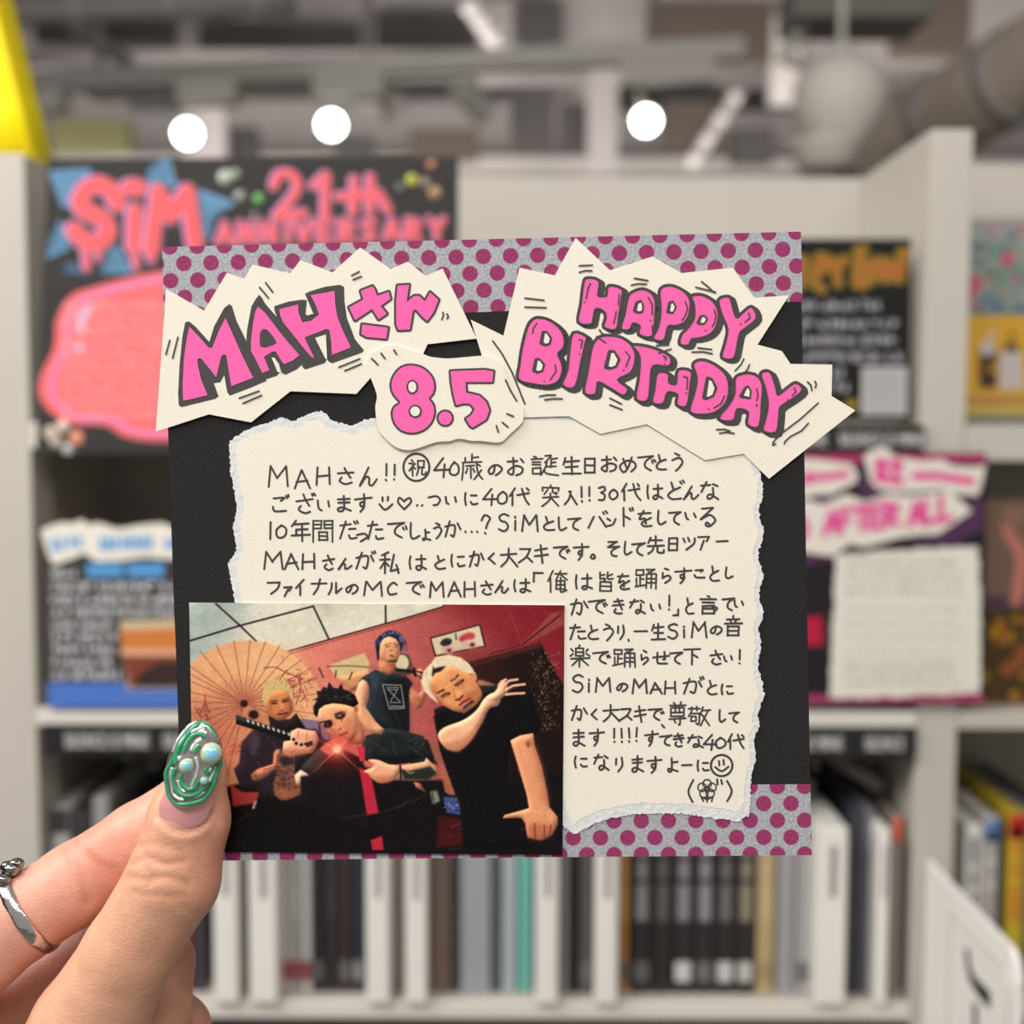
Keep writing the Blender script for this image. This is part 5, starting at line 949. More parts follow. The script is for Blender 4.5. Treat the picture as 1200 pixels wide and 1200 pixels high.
pe(*P8(585, 583)[0], 6.4, 4.2, (24, 16, 18), .8, rot=-.35); pe(*P8(440, 690)[0], 5.8, 4.2, (24, 16, 18), .8, rot=-.5); pl(P8(470, 640, 380, 660, 330, 680), (40, 24, 24), 1.6); pl(P8(520, 570, 600, 540), (30, 20, 20), 1.6); pl(P8(595, 610, 600, 650), (70, 40, 36), 1.4, .7)
pl(P8(560, 592, 590, 582), (206, 200, 200), 1.1); pl(P8(425, 690, 440, 682), (150, 140, 140), .9)
pl(P8(500, 640, 540, 740, 590, 735), (196, 120, 86), 1.4, .9); pe(*P8(690, 700)[0], 5, 7, (214, 138, 100), 2.6, .6); pe(*P8(430, 760)[0], 4, 3, (214, 140, 104), 2, .6); pe(*P8(590, 560)[0], 8, 3, (150, 90, 70), 1.6, .5, rot=-.35); pe(*P8(545, 725)[0], 3, 2.4, (240, 186, 146), 1.2, .8); pl(P8(560, 752, 595, 740), (120, 60, 48), 1.2); pl(P8(580, 822, 625, 800, 665, 783), (140, 54, 52), 2.2); pl(P8(590, 840, 650, 830), (206, 116, 96), 1.6, .7)
pp(P5(128, 320, 190, 312, 192, 432, 150, 445), (206, 48, 74), .6); pp(P5(142, 490, 200, 520, 245, 570, 305, 872, 205, 892), (186, 38, 60), .7); pp(P5(235, 1100, 332, 1065, 347, 1185, 250, 1185), (176, 38, 56), .7)
pp(P5(395, 470, 480, 475, 690, 440, 705, 405, 800, 500, 785, 590, 640, 600, 500, 600, 400, 600), (206, 152, 118), .6); pp(P5(480, 500, 560, 520, 740, 478, 795, 540, 720, 592, 520, 590), (34, 38, 31), 1, .95); pl(P5(540, 520, 570, 540, 600, 530), (200, 150, 120), 1.4, .8)
pp(smooth(P5(215, 430, 300, 428, 400, 468, 475, 480, 470, 560, 400, 612, 310, 622, 245, 580, 215, 545, 178, 522, 270, 482), 3, True), (234, 170, 132), .6); pp(P5(250, 560, 330, 560, 440, 560, 400, 612, 310, 622), (196, 112, 80), 2, .7); pl(P5(215, 440, 280, 465), (180, 104, 80), 1.2, .7); pl(P5(250, 545, 300, 500), (190, 116, 88), 1.2, .7)
pl(P5(488, 478, 492, 590), (40, 34, 32), 2.5)
for q_ in (P5(0, 916, 300, 878, 420, 840, 500, 800, 720, 720), P5(440, 830, 510, 815, 520, 780)): pl(q_, (72, 68, 68), 1.0, .7, .5)
pp(P5(595, 610, 650, 620, 705, 700, 620, 660), (190, 110, 84), .8); pp(P5(735, 690, 795, 680, 822, 770, 760, 800), (120, 126, 114), 1); pl(P5(755, 700, 770, 780), (50, 50, 46), 1.4)
pp(P5(735, 280, 820, 300, 838, 450, 780, 440), (150, 88, 70), 1); pp(P5(820, 470, 870, 480, 960, 720, 900, 720, 860, 690), (166, 96, 74), 1)
pp(P5(850, 735, 930, 740, 1000, 770, 1000, 850, 930, 880, 890, 850), (58, 72, 122), .8)
pp(P6(0, 720, 110, 720, 240, 770, 220, 830, 130, 860, 30, 840), (62, 76, 128), .8); pp(P6(100, 720, 190, 708, 210, 750, 140, 760), (206, 160, 148), .8)
for i in range(24): x, y = P6(rq.random()*230, 735+rq.random()*100)[0]; pl([(x, y), (x+rq.gauss(0, 2), y+rq.gauss(0, 1))], rq.choice(((210, 214, 226), (24, 28, 56), (120, 140, 190))), 1.0, .8)
pp(P6(160, 872, 285, 800, 300, 850, 240, 945), (36, 140, 54), .7); pp(P6(455, 775, 590, 790, 545, 822, 470, 812), (40, 128, 56), .9, .8); pl(P6(280, 780, 300, 810), (150, 200, 150), 1.4)
pp(P6(-40, 870, 130, 880, 225, 950, 225, 1100, -60, 1130), (66, 18, 18), 1.6); pl(P6(0, 1050, 220, 1000), (96, 40, 30), 1.5, .6); pl(P6(60, 960, 140, 930), (150, 70, 60), 1.2, .6)
# right man
pp(R3(772, 372, 800, 340, 862, 362, 905, 330, 912, 285, 965, 280, 1060, 300, 1088, 395, 1075, 422, 1000, 436, 985, 560, 1060, 760, 860, 760, 850, 640, 806, 520, 790, 470), (14, 10, 12), .8); pp(P7(690, 440, 740, 420, 880, 430, 880, 480, 760, 520), (34, 36, 40), 1, .8); pp(P7(250, 690, 320, 650, 420, 700, 380, 760, 260, 760), (22, 18, 22), .8)
pp(P7(680, 400, 720, 380, 840, 420, 880, 440, 700, 440), (196, 140, 106), 1, .8)
pp(smooth(P7(206, 460, 210, 390, 262, 312, 340, 268, 430, 240, 520, 282, 600, 318, 652, 365, 690, 430, 738, 520, 715, 590, 640, 665, 560, 705, 500, 712, 420, 690, 330, 622, 258, 550), 3, True), (222, 148, 96), .6)
pp(P7(560, 330, 690, 430, 735, 520, 640, 640, 560, 600, 540, 420), (190, 112, 72), 4, .5); pe(*P7(330, 350)[0], 8, 5, (238, 172, 116), 3, .7, rot=-.4); pe(*P7(300, 610)[0], 5, 5, (176, 96, 62), 3, .6)
pp(P7(125, 400, 145, 300, 222, 215, 268, 152, 400, 130, 522, 158, 612, 230, 684, 352, 662, 330, 600, 320, 520, 288, 440, 244, 350, 258, 268, 310, 216, 390, 214, 480, 272, 580, 300, 630, 220, 572, 150, 500), (224, 206, 172), .6)
for i in range(40):
    g = 2.6+rq.random()*3.3; x, y = P7(420+260*math.cos(g), 390+225*math.sin(g))[0]; pl([(x, y), (x+3*math.cos(g+1.5), y+3*math.sin(g+1.5))], rq.choice(((240, 228, 200), (190, 164, 124))), .9, .6)
pp(P7(228, 335, 240, 240, 256, 270, 300, 256, 372, 246, 320, 300, 262, 318, 236, 360), (44, 32, 30), .8)
pl(P7(282, 520, 350, 488), (66, 36, 30), 2.0); pl(P7(425, 395, 455, 380, 492, 338), (66, 36, 30), 2.0); pl(P7(360, 470, 440, 400, 470, 360), (240, 180, 130), 1.2, .5)
pl(P7(330, 556, 365, 530, 405, 522), (30, 18, 18), 2.6); pl(P7(470, 440, 500, 415, 545, 388), (30, 18, 18), 2.6); pl(P7(345, 560, 400, 540), (90, 52, 40), 1, .7); pl(P7(490, 450, 540, 410), (90, 52, 40), 1, .7)
pe(*P7(640, 560)[0], 7, 11, (168, 96, 60), 3.5, .6, rot=.5); pe(*P7(590, 470)[0], 5, 4, (232, 164, 112), 2.5, .6); pe(*P7(390, 600)[0], 6, 4, (232, 160, 108), 2.5, .6); pe(*P7(365, 540)[0], 5.5, 3, (150, 86, 56), 1.6, .65, rot=-.4); pe(*P7(505, 420)[0], 5.5, 3, (150, 86, 56), 1.6, .65, rot=-.6); pe(*P7(560, 590)[0], 8, 3, (150, 84, 60), 2, .5, rot=-.6); pe(*P7(240, 480)[0], 3, 9, (170, 98, 62), 2.5, .6, rot=-.4); pe(*P7(495, 525)[0], 4.2, 3.4, (240, 172, 122), 1.5, .8); pl(P7(440, 480, 470, 560), (184, 108, 70), 1.4, .7); pl(P7(470, 588, 505, 585, 540, 548), (84, 38, 30), 2.2)
pl(P7(512, 645, 550, 610, 612, 575), (136, 52, 48), 3); pl(P7(555, 665, 590, 640, 640, 605), (52, 34, 34), 3.4, .9); pe(*P7(600, 650)[0], 3, 2.4, (90, 90, 92), 1.4, .6); pe(*P7(655, 350)[0], 3, 5, (214, 136, 94), .8, rot=-.5)
pp(smooth(R3(784, 432, 800, 405, 858, 382, 898, 352, 920, 318, 945, 300, 972, 305, 962, 338, 938, 346, 918, 382, 884, 440, 846, 474, 808, 466), 3, True), (234, 176, 138), .6); pp(R3(800, 455, 850, 440, 890, 410, 925, 360, 918, 385, 884, 442, 846, 476, 808, 468), (200, 124, 90), 2, .8)
pp(P7(890, 470, 900, 420, 960, 380, 1000, 460, 990, 530, 880, 600, 830, 600, 800, 580), (236, 178, 144), .7)
for q_ in (P7(905, 450, 930, 400, 975, 378), P7(950, 440, 1010, 390, 1092, 376), P7(975, 480, 1050, 440, 1166, 424), P7(980, 530, 1060, 520, 1162, 515)): pl(q_, (240, 184, 154), 2.9)
for q_ in (P7(960, 470, 1020, 420), P7(990, 500, 1080, 455)): pl(q_, (150, 90, 70), .9, .7)
pp(P6(545, 250, 622, 208, 732, 188, 745, 292, 800, 450, 842, 640, 868, 790, 935, 870, 938, 930, 885, 1020, 800, 1062, 690, 1042, 670, 930, 640, 882, 560, 882, 482, 886, 500, 858, 600, 830, 700, 800, 682, 700, 622, 500, 572, 340), (224, 152, 112), .6)
pp(P6(720, 200, 745, 292, 800, 450, 842, 640, 868, 790, 800, 760, 740, 480), (196, 118, 84), 4, .6); pe(*P6(690, 280)[0], 2.5, 4, (120, 62, 48), 1.2, .8); pl(P6(605, 470, 620, 520), (90, 60, 56), 1.4, .7)
pp(P6(680, 930, 800, 930, 930, 930, 880, 1030, 790, 1062, 695, 1040), (170, 92, 64), 3, .7)
for q_ in (P6(748, 930, 752, 1050), P6(825, 940, 830, 1050), P6(880, 940, 872, 1020)): pl(q_, (96, 46, 34), 1.4, .8)
pl(P6(640, 880, 680, 930), (150, 86, 64), 1.2, .8); pl(P6(380, 1070, 460, 1050), (70, 50, 46), .8, .6); pl(P6(40, 1140, 160, 1130), (110, 76, 60), 1, .6); pe(*P6(645, 970)[0], 2, 1.6, (60, 60, 64), 1, .8)
# printed star glint on the blade
cx_, cy_ = P8(545, 985)[0]; d_ = np.hypot(GX-cx_, GY-cy_)
for r_, c_, al in ((26, (190, 40, 40), .5), (11, (255, 120, 90), .7), (4.5, (255, 236, 206), 1.0)):
    mk = (np.exp(-(d_/r_)**2)*al)[..., None]; CV[:] = CV*(1-mk)+np.array(c_, np.float32)*mk
for dx, dy, l_ in ((-1, .95, 34), (1, .95, 34), (-1, -.5, 26), (1, -1, 22), (-.45, -1, 15)):
    for s_ in range(10): pl([(cx_+dx*l_*s_/10, cy_+dy*l_*s_/10), (cx_+dx*l_*(s_+1)/10, cy_+dy*l_*(s_+1)/10)], (255, 150, 120), 1.0, .85*(1-s_/10))
mo = sum(blur(rng.normal(0, 1, CV.shape[:2]).astype(np.float32), r_)*r_*K_*g_ for r_, g_ in ((1.2, .03), (4, .035), (12, .03)))
CV = CV*(1+np.clip(mo, -.2, .2))[..., None]
for c_ in range(3): CV[..., c_] = blur(CV[..., c_], .42)
CV = CV + blur(rng.normal(0, 1, CV.shape[:2]).astype(np.float32), .5)[..., None]*16 + rng.normal(0, 5, CV.shape).astype(np.float32)
CV = (np.clip(CV, 3, 255)-6)*1.09
q4 = CV[:PH//2*2, :PW//2*2].reshape(PH//2, 2, PW//2, 2, 3).mean((1, 3)); nh, nw = q4.shape[:2]
v_ = np.clip(q4/255, 0, 1); v_ = np.where(v_ <= .04045, v_/12.92, ((v_+.055)/1.055)**2.4)
uu, vv = np.meshgrid(np.linspace(0, 1, nw+1), np.linspace(0, 1, nh+1))
c00, c10, c11, c01 = (222.5, 706), (661.5, 709), (659, 1001), (228, 997.5)
px = (1-vv)*((1-uu)*c00[0]+uu*c10[0])+vv*((1-uu)*c01[0]+uu*c11[0]); py = (1-vv)*((1-uu)*c00[1]+uu*c10[1])+vv*((1-uu)*c01[1]+uu*c11[1])
f = Flat(cf); f.prism([c00, c10, c11, c01], .42, .66); pr = f.build('photo_print', mat('print_white', (226, 222, 214), .4), card)
tag(pr, 'printed photo of four people in black clothes in a pink room with a paper parasol')
me = bpy.data.meshes.new('picture'); nv = (nh+1)*(nw+1)
co = np.stack([(px-CXP)*S_, (CYP-py)*S_, np.full_like(px, .00068)], -1)
me.vertices.add(nv); me.vertices.foreach_set('co', co.reshape(-1).astype(np.float32))
idx = np.arange(nv).reshape(nh+1, nw+1); fq = np.stack([idx[1:, :-1], idx[1:, 1:], idx[:-1, 1:], idx[:-1, :-1]], -1).reshape(-1, 4)
me.loops.add(fq.size); me.loops.foreach_set('vertex_index', fq.reshape(-1).astype(np.int32)); me.polygons.add(len(fq)); me.polygons.foreach_set('loop_start', np.arange(0, fq.size, 4, dtype=np.int32)); me.update()
at = me.color_attributes.new('pigment', 'FLOAT_COLOR', 'POINT')
iy = np.clip(np.arange(nh+1), 0, nh-1); ix = np.clip(np.arange(nw+1), 0, nw-1); cc = np.ones((nh+1, nw+1, 4), np.float32); cc[..., :3] = v_[iy][:, ix]; at.data.foreach_set('color', cc.reshape(-1))
mt = bpy.data.materials.new('print_pigment'); mt.use_nodes = True; bs = mt.node_tree.nodes['Principled BSDF']; bs.inputs['Roughness'].default_value = .35; bs.inputs['Specular IOR Level'].default_value = .2
an = mt.node_tree.nodes.new('ShaderNodeAttribute'); an.attribute_name = 'pigment'; mt.node_tree.links.new(an.outputs['Color'], bs.inputs['Base Color'])
link('picture', me, pr, [mt])
# ------------------------------------------------------------------ the hand: one continuous skin from smoothly joined tapering limbs
def hp_(x, y, z):      # picture-sized units at depth z (towards the lens) -> card space units
    k = (F-z)/F
    return np.array([600+(x-600)*k, 600+(y-600)*k, z], np.float64)
THUMB = [(48, 1330, -30, 86), (104, 1205, 6, 66), (150, 1117, 26, 52.5), (203, 1030, 36, 53.5), (222, 957, 37, 47), (232, 910, 35, 32), (236, 893, 33, 27)]
INDEX = [(-90, 1180, -20, 56), (-20, 1112, -20, 50), (25, 1076, -30, 49), (90, 1036, -46, 47.5), (165, 986, -50, 45), (230, 938, -46, 39), (278, 902, -40, 32)]
MIDDLE = [(-105, 1262, -96, 50), (60, 1150, -124, 44), (140, 1100, -118, 44), (184, 1128, -100, 43), (186, 1185, -70, 38), (170, 1235, -50, 34)]
RING = [(-110, 1320, -112, 48), (60, 1200, -150, 44), (160, 1175, -150, 43), (204, 1208, -126, 42), (206, 1262, -96, 37), (190, 1310, -72, 33)]
PINKY = [(-100, 1370, -95, 46), (70, 1280, -160, 38), (150, 1262, -158, 36), (184, 1292, -138, 35), (184, 1338, -110, 31), (168, 1372, -90, 28)]
PALM = [(-110, 1190, -40, 60), (-95, 1300, -60, 74), (-80, 1390, -60, 76), (-30, 1480, -44, 86), (-20, 1600, -10, 84), (-22, 1740, 40, 80), (-34, 1960, 120, 86), (-44, 2120, 175, 92)]
HEEL = [(48, 1330, -30, 80), (20, 1430, -40, 84), (-20, 1560, -20, 80)]
VOX = 3.4
lo = np.array([-190, 830, -225.]); hi = np.array([330, 2150, 280.])
ax = [np.arange(lo[i], hi[i], VOX, dtype=np.float32) for i in range(3)]
def chain(ch, sq, k, pts):
    """distance to a chain of round cones; sq flattens it along the view axis"""
    out = None; P = [hp_(*c[:3]) for c in ch]; R_ = [c[3]*(F-c[2])/F for c in ch]
    for i in range(len(ch)-1):
        a_, b_ = P[i], P[i+1]; d = b_-a_; L2 = float(d @ d)
        px, py, pz = pts[0]-a_[0], pts[1]-a_[1], pts[2]-a_[2]
        t = np.clip((px*d[0]+py*d[1]+pz*d[2])/L2, 0, 1)
        dx, dy, dz = px-t*d[0], py-t*d[1], (pz-t*d[2])/sq
        v = np.sqrt(dx*dx+dy*dy+dz*dz)-(R_[i]+(R_[i+1]-R_[i])*t)
        out = v if out is None else smin(out, v, k)
    return out
def smin(a, b, k):
    h = np.maximum(k-np.abs(a-b), 0)/k
    return np.minimum(a, b)-h*h*k*.25
def hand_sdf(pts):
    th = chain(THUMB, .84, 10, pts); ix = chain(INDEX, .94, 10, pts); md = chain(MIDDLE, .95, 8, pts); rg = chain(RING, .95, 8, pts); pk = chain(PINKY, .95, 8, pts)
    pm = smin(chain(PALM, .8, 26, pts), chain(HEEL, .9, 26, pts), 40)
    f4 = smin(smin(md, rg, 7), pk, 7)
    body = smin(smin(smin(pm, ix, 18), f4, 8), th, 7)
    return body, th, ix, f4
gx, gy, gz = np.meshgrid(*ax, indexing='ij', sparse=True)
nx_, ny_, nz_ = (len(a_) for a_ in ax)
SD = np.empty((nx_, ny_, nz_), np.float32)
for j0 in range(0, ny_, 64):
    SD[:, j0:j0+64] = hand_sdf((gx, gy[:, j0:j0+64], gz))[0]
def surface_nets(f):
    ins = f < 0
    c8 = [(i, j, k) for i in (0, 1) for j in (0, 1) for k in (0, 1)]
    n = f.shape; sl = lambda o: tuple(slice(o[a_], n[a_]-1+o[a_]) for a_ in range(3))
    s = sum(ins[sl(c)].astype(np.int8) for c in c8); act = (s > 0) & (s < 8)
    ci = np.argwhere(act); vid = np.full(act.shape, -1, np.int32); vid[act] = np.arange(len(ci))
    fv = {c: f[ci[:, 0]+c[0], ci[:, 1]+c[1], ci[:, 2]+c[2]] for c in c8}
    acc = np.zeros((len(ci), 3)); cnt = np.zeros(len(ci))
    for c in c8:
        for a_ in range(3):
            if c[a_] == 0:
                e = list(c); e[a_] = 1; f0, f1 = fv[c], fv[tuple(e)]; x = (f0 < 0) != (f1 < 0); t = np.where(x, f0/np.where(x, f0-f1, 1), 0)
                p = np.repeat(np.array(c, float)[None], len(ci), 0); p[:, a_] = t; acc += p*x[:, None]; cnt += x
    V = ci+acc/cnt[:, None]; Q = []
    for a_ in range(3):
        b_, c_ = (a_+1) % 3, (a_+2) % 3
        s0 = [slice(1, n[i]-1) for i in range(3)]; s1 = list(s0); s0[a_] = slice(0, n[a_]-1); s1[a_] = slice(1, n[a_])
        A_, B_ = ins[tuple(s0)], ins[tuple(s1)]; e = np.argwhere(A_ != B_); fl = A_[e[:, 0], e[:, 1], e[:, 2]]
        e = e+np.array([0 if i == a_ else 1 for i in range(3)])
        def g(db, dc):
            q = e.copy(); q[:, b_] -= db; q[:, c_] -= dc; return vid[q[:, 0], q[:, 1], q[:, 2]]
        quad = np.stack([g(1, 1), g(0, 1), g(0, 0), g(1, 0)], 1); quad[~fl] = quad[~fl][:, ::-1]; Q.append(quad)
    return V, np.concatenate(Q)
V, Q = surface_nets(SD); del SD
V = V*VOX+lo
ed = np.concatenate([Q[:, [0, 1]], Q[:, [1, 2]], Q[:, [2, 3]], Q[:, [3, 0]]]); deg = np.bincount(ed.ravel(), minlength=len(V))
def lap(X_, it, w_=.5):
    for _ in range(it):
        s = np.stack([np.bincount(ed[:, 0], X_[ed[:, 1], c], len(V))+np.bincount(ed[:, 1], X_[ed[:, 0], c], len(V)) for c in range(X_.shape[1])], 1)
        X_ = X_+w_*(s/deg[:, None]-X_)
    return X_
V = lap(V, 3)
def normals(X_):
    fn_ = np.cross(X_[Q[:, 2]]-X_[Q[:, 0]], X_[Q[:, 3]]-X_[Q[:, 1]]); nn = np.zeros_like(X_)
    for k_ in range(4):
        for c in range(3): nn[:, c] += np.bincount(Q[:, k_], fn_[:, c], len(X_))
    return nn/(np.linalg.norm(nn, axis=1, keepdims=True)+1e-9)
Nn = normals(V)
# apparent picture position of every skin point, for creases and skin tone
kz = F/(F-V[:, 2]); VX, VY = 600+(V[:, 0]-600)*kz, 600+(V[:, 1]-600)*kz; front = Nn[:, 2] > .05
b0, dth, dix, df4 = hand_sdf((V[:, 0], V[:, 1], V[:, 2]))
isT = (dth < dix-1) & (dth < df4-1); isI = (dix < dth) & (dix < df4)
disp = np.zeros(len(V))
def crease(pts_, depth, wd, who):
    global disp
    d = np.full(len(V), 1e9)
    for (x0, y0), (x1, y1) in zip(pts_[:-1], pts_[1:]):
        dx, dy = x1-x0, y1-y0; t = np.clip(((VX-x0)*dx+(VY-y0)*dy)/(dx*dx+dy*dy), 0, 1); d = np.minimum(d, np.hypot(VX-x0-t*dx, VY-y0-t*dy))
    disp -= depth*np.exp(-(d/wd)**2)*who*front
H4 = fr(0, 830, 3.243)
for c_, dp, wd_ in ((H4(520, 520, 600, 515, 690, 545), .9, 4), (H4(500, 590, 560, 570, 620, 590, 700, 580), 1.3, 4), (H4(490, 640, 560, 650, 640, 640, 715, 670), 1.5, 4.5), (H4(510, 700, 600, 712, 700, 715), 1.0, 4.5), (H4(560, 610, 580, 640, 560, 670), 1.0, 4), (H4(540, 545, 640, 600), .8, 4), (H4(640, 720, 740, 780), .6, 5)):
    crease(smooth(c_, 4), dp*1.25, wd_, isT)
for c_, dp, wd_ in ((H4(250, 530, 290, 610, 320, 690, 330, 740), 1.6, 5), (H4(290, 500, 350, 570, 430, 610), 1.4, 5), (H4(330, 560, 390, 620, 440, 640), 1.0, 6), (H4(120, 850, 240, 840, 330, 740), .5, 7)):
    crease(smooth(c_, 4), dp, wd_, isI)
# bulge of flesh round the nail, flat nail bed
bed = H4(603, 415, 625, 440, 650, 458, 700, 470, 745, 462, 785, 435, 800, 400)
crease(smooth(bed, 4), 2.0, 4, isT); crease([(x-1, y+7) for x, y in smooth(bed, 4)], -1.6, 5, isT)
V = V+Nn*disp[:, None]
V = lap(V, 1, .3)
# skin tone: pinker fingers and fingertip; shade painted into creases and curled fingers
tone = np.zeros((len(V), 4), np.float32); tone[:, 3] = 1
tan_, pink_, red_, shade_ = (np.array([lin(c) for c in q]) for q in ((221, 166, 136), (226, 164, 142), (222, 140, 120), (196, 134, 112)))
wI = np.clip((dth-dix)/14+.3, 0, 1)[:, None]; wF = np.clip((dth-df4)/14+.3, 0, 1)[:, None]
col = tan_*(1-wI)+pink_*wI; col = col*(1-.55*wF)+shade_*.55*wF
tip = np.exp(-(((VX-262)/34)**2+((VY-1000)/70)**2))[:, None]*isT[:, None]; col = col*(1-.65*tip)+red_*.65*tip
kn = np.exp(-(((VX-120)/40)**2+((VY-1000)/40)**2))[:, None]*isI[:, None]; col = col*(1-.6*kn)+red_*.6*kn
cr = np.clip(-disp/2.2, 0, 1)[:, None]; col = col*(1-.3*cr)+np.array([lin(c) for c in (190, 100, 76)])*.3*cr  # crease shade painted in as a darker red
cut = np.exp(-((VY-966)/13)**2)*(VX > 180)*(VX < 262)*isT*front; col = col*(1-.35*cut[:, None])+np.array([lin(c) for c in (240, 184, 166)])*.35*cut[:, None]
tone[:, :3] = col
root_w = cm @ Vector(((60-CXP)*S_, (CYP-1300)*S_, -.01))
hm = cm.copy()
for i in range(3): hm[i][3] = root_w[i]
hand = thing('person', None, 'person\'s hand with a long painted thumbnail pinching the lower left corner of the birthday card', 'person', mw=hm)
def hl(x, y, z): return ((x-60)*S_, (1300-y)*S_, z*S_+.01)
me = bpy.data.meshes.new('hand'); cv = np.stack([(V[:, 0]-60)*S_, (1300-V[:, 1])*S_, V[:, 2]*S_+.01], 1)
Qf = Q[:, ::-1].astype(np.int32)
me.vertices.add(len(cv)); me.vertices.foreach_set('co', cv.reshape(-1).astype(np.float32)); me.loops.add(Qf.size); me.loops.foreach_set('vertex_index', Qf.reshape(-1)); me.polygons.add(len(Qf)); me.polygons.foreach_set('loop_start', np.arange(0, Qf.size, 4, dtype=np.int32)); me.update(); me.validate()
at = me.color_attributes.new('tone', 'FLOAT_COLOR', 'POINT'); at.data.foreach_set('color', tone.reshape(-1))
mt = bpy.data.materials.new('skin'); mt.use_nodes = True; nt = mt.node_tree; N = nt.nodes; L = nt.links; bs = N['Principled BSDF']
an = N.new('ShaderNodeAttribute'); an.attribute_name = 'tone'; tc = N.new('ShaderNodeTexCoord')
n1 = N.new('ShaderNodeTexNoise'); n1.inputs['Scale'].default_value = 260; n1.inputs['Detail'].default_value = 6; L.new(tc.outputs['Object'], n1.inputs['Vector'])
hs = N.new('ShaderNodeHueSaturation'); mr = N.new('ShaderNodeMapRange'); mr.inputs[1].default_value = .3; mr.inputs[2].default_value = .7; mr.inputs[3].default_value = .93; mr.inputs[4].default_value = 1.06; L.new(n1.outputs['Fac'], mr.inputs[0]); L.new(mr.outputs[0], hs.inputs['Value']); L.new(an.outputs['Color'], hs.inputs['Color']); L.new(hs.outputs[0], bs.inputs['Base Color'])
bs.inputs['Roughness'].default_value = .46; bs.inputs['Specular IOR Level'].default_value = .35; bs.inputs['Subsurface Weight'].default_value = .12; bs.inputs['Subsurface Radius'].default_value = (1, .35, .2); bs.inputs['Subsurface Scale'].default_value = .0028
mp = N.new('ShaderNodeMapping'); mp.inputs['Rotation'].default_value = (0, 0, .6); mp.inputs['Scale'].default_value = (1, 1.3, 1); L.new(tc.outputs['Object'], mp.inputs['Vector'])
vo = N.new('ShaderNodeTexVoronoi'); vo.inputs['Scale'].default_value = 1500; L.new(mp.outputs[0], vo.inputs['Vector']); n3 = N.new('ShaderNodeTexNoise'); n3.inputs['Scale'].default_value = 700; n3.inputs['Detail'].default_value = 4; L.new(mp.outputs[0], n3.inputs['Vector'])
ad = N.new('ShaderNodeMath'); L.new(vo.outputs['Distance'], ad.inputs[0]); L.new(n3.outputs['Fac'], ad.inputs[1])
bp = N.new('ShaderNodeBump'); bp.inputs['Strength'].default_value = .3; bp.inputs['Distance'].default_value = .00025; L.new(ad.outputs[0], bp.inputs['Height']); L.new(bp.outputs[0], bs.inputs['Normal'])
skin = link('hand_skin', me, hand, [mt], True)

# ------------------------------------------------------------------ thumbnail
NA = np.array([.16, -.987]); NP = np.array([.987, .16]); N0 = np.array([214., 972.])
def nz(x, y, lift=0):
    d = np.array([x, y])-N0; u = float(d @ NA); v = float(d @ NP)
    base = np.interp(u, [0, 25, 60, 95, 135], [77, 82, 84, 80, 70])
    return base-19*(v/45)**2+lift
def nail_shape(outline, lift, dome, name, mt, parent, thick=5):
    b = MB(); n = len(outline); cx_ = sum(p[0] for p in outline)/n; cy_ = sum(p[1] for p in outline)/n
    rings = [0, .2, .4, .6, .78, .9, .97, 1.0]; vs = []; fs = []
    for s_ in rings:
        for x, y in outline:
            xx, yy = cx_+(x-cx_)*s_, cy_+(y-cy_)*s_; vs.append(hl(*hp_(xx, yy, nz(xx, yy, lift+dome*math.sqrt(max(0, 1-s_**4))))))
    for x, y in outline: vs.append(hl(*hp_(x, y, nz(x, y, lift-thick))))
    m_ = len(rings)+1
    for r_ in range(m_-1):
        for k_ in range(n): k2 = (k_+1) % n; fs.append((r_*n+k_, (r_+1)*n+k_, (r_+1)*n+k2, r_*n+k2))
    fs.append(tuple((m_-1)*n+k_ for k_ in range(n)))
    b.add(vs, fs); o = b.build(name, mt, parent, smooth=True)
    bm_ = bmesh.new(); bm_.from_mesh(o.data); bmesh.ops.remove_doubles(bm_, verts=bm_.verts, dist=1e-7); bmesh.ops.recalc_face_normals(bm_, faces=bm_.faces); bm_.to_mesh(o.data); bm_.free()
    return o
NZ = fr(180, 840, 10)
natural = smooth(H4(612, 345, 606, 400, 625, 432, 655, 450, 700, 460, 745, 452, 780, 428, 800, 390, 812, 340, 760, 250, 680, 250), 4, True)
nail = nail_shape(natural, -1.5, 1.5, 'thumb_nail', mat('nail_pink', (224, 158, 158), .22, spec=.5, coat=.4), hand, 8)
tag(nail, 'natural pink base of the thumbnail')
gel_out = smooth(NZ(545, 26, 620, 55, 700, 125, 760, 215, 800, 320, 808, 480, 785, 620, 745, 760, 695, 870, 640, 950, 500, 1045, 400, 1075, 280, 1062, 200, 1005, 150, 900, 132, 750, 140, 600, 180, 440, 250, 300, 340, 165, 440, 75), 3, True)
M_gel = mat('gel_smoke', (176, 168, 164), .14, metal=.8, coat=1.0, spec=.6, noise=.3, nscale=400, bump=.5, bscale=500)
gel = nail_shape(gel_out, 2.5, 5, 'gel_overlay', M_gel, nail, 5); tag(gel, 'smoky clear gel tip')
gz_ = 6.4
def dome_z(x, y):
    cx_, cy_ = 227, 898; s_ = min(1, math.hypot((x-cx_)/34, (y-cy_)/52)); return nz(x, y, 2.5+5*math.sqrt(max(0, 1-s_**4)))
def swirl(paths, r, name, mt, lift):
    b = MB()
    for p, cl in paths:
        q_ = smooth(p, 6, cl)
        if cl: q_.append(q_[0])
        b.tube([hl(*hp_(x, y, dome_z(x, y)+lift)) for x, y in q_], r*S_, 8)
    return b.build(name, mt, nail, smooth=True)
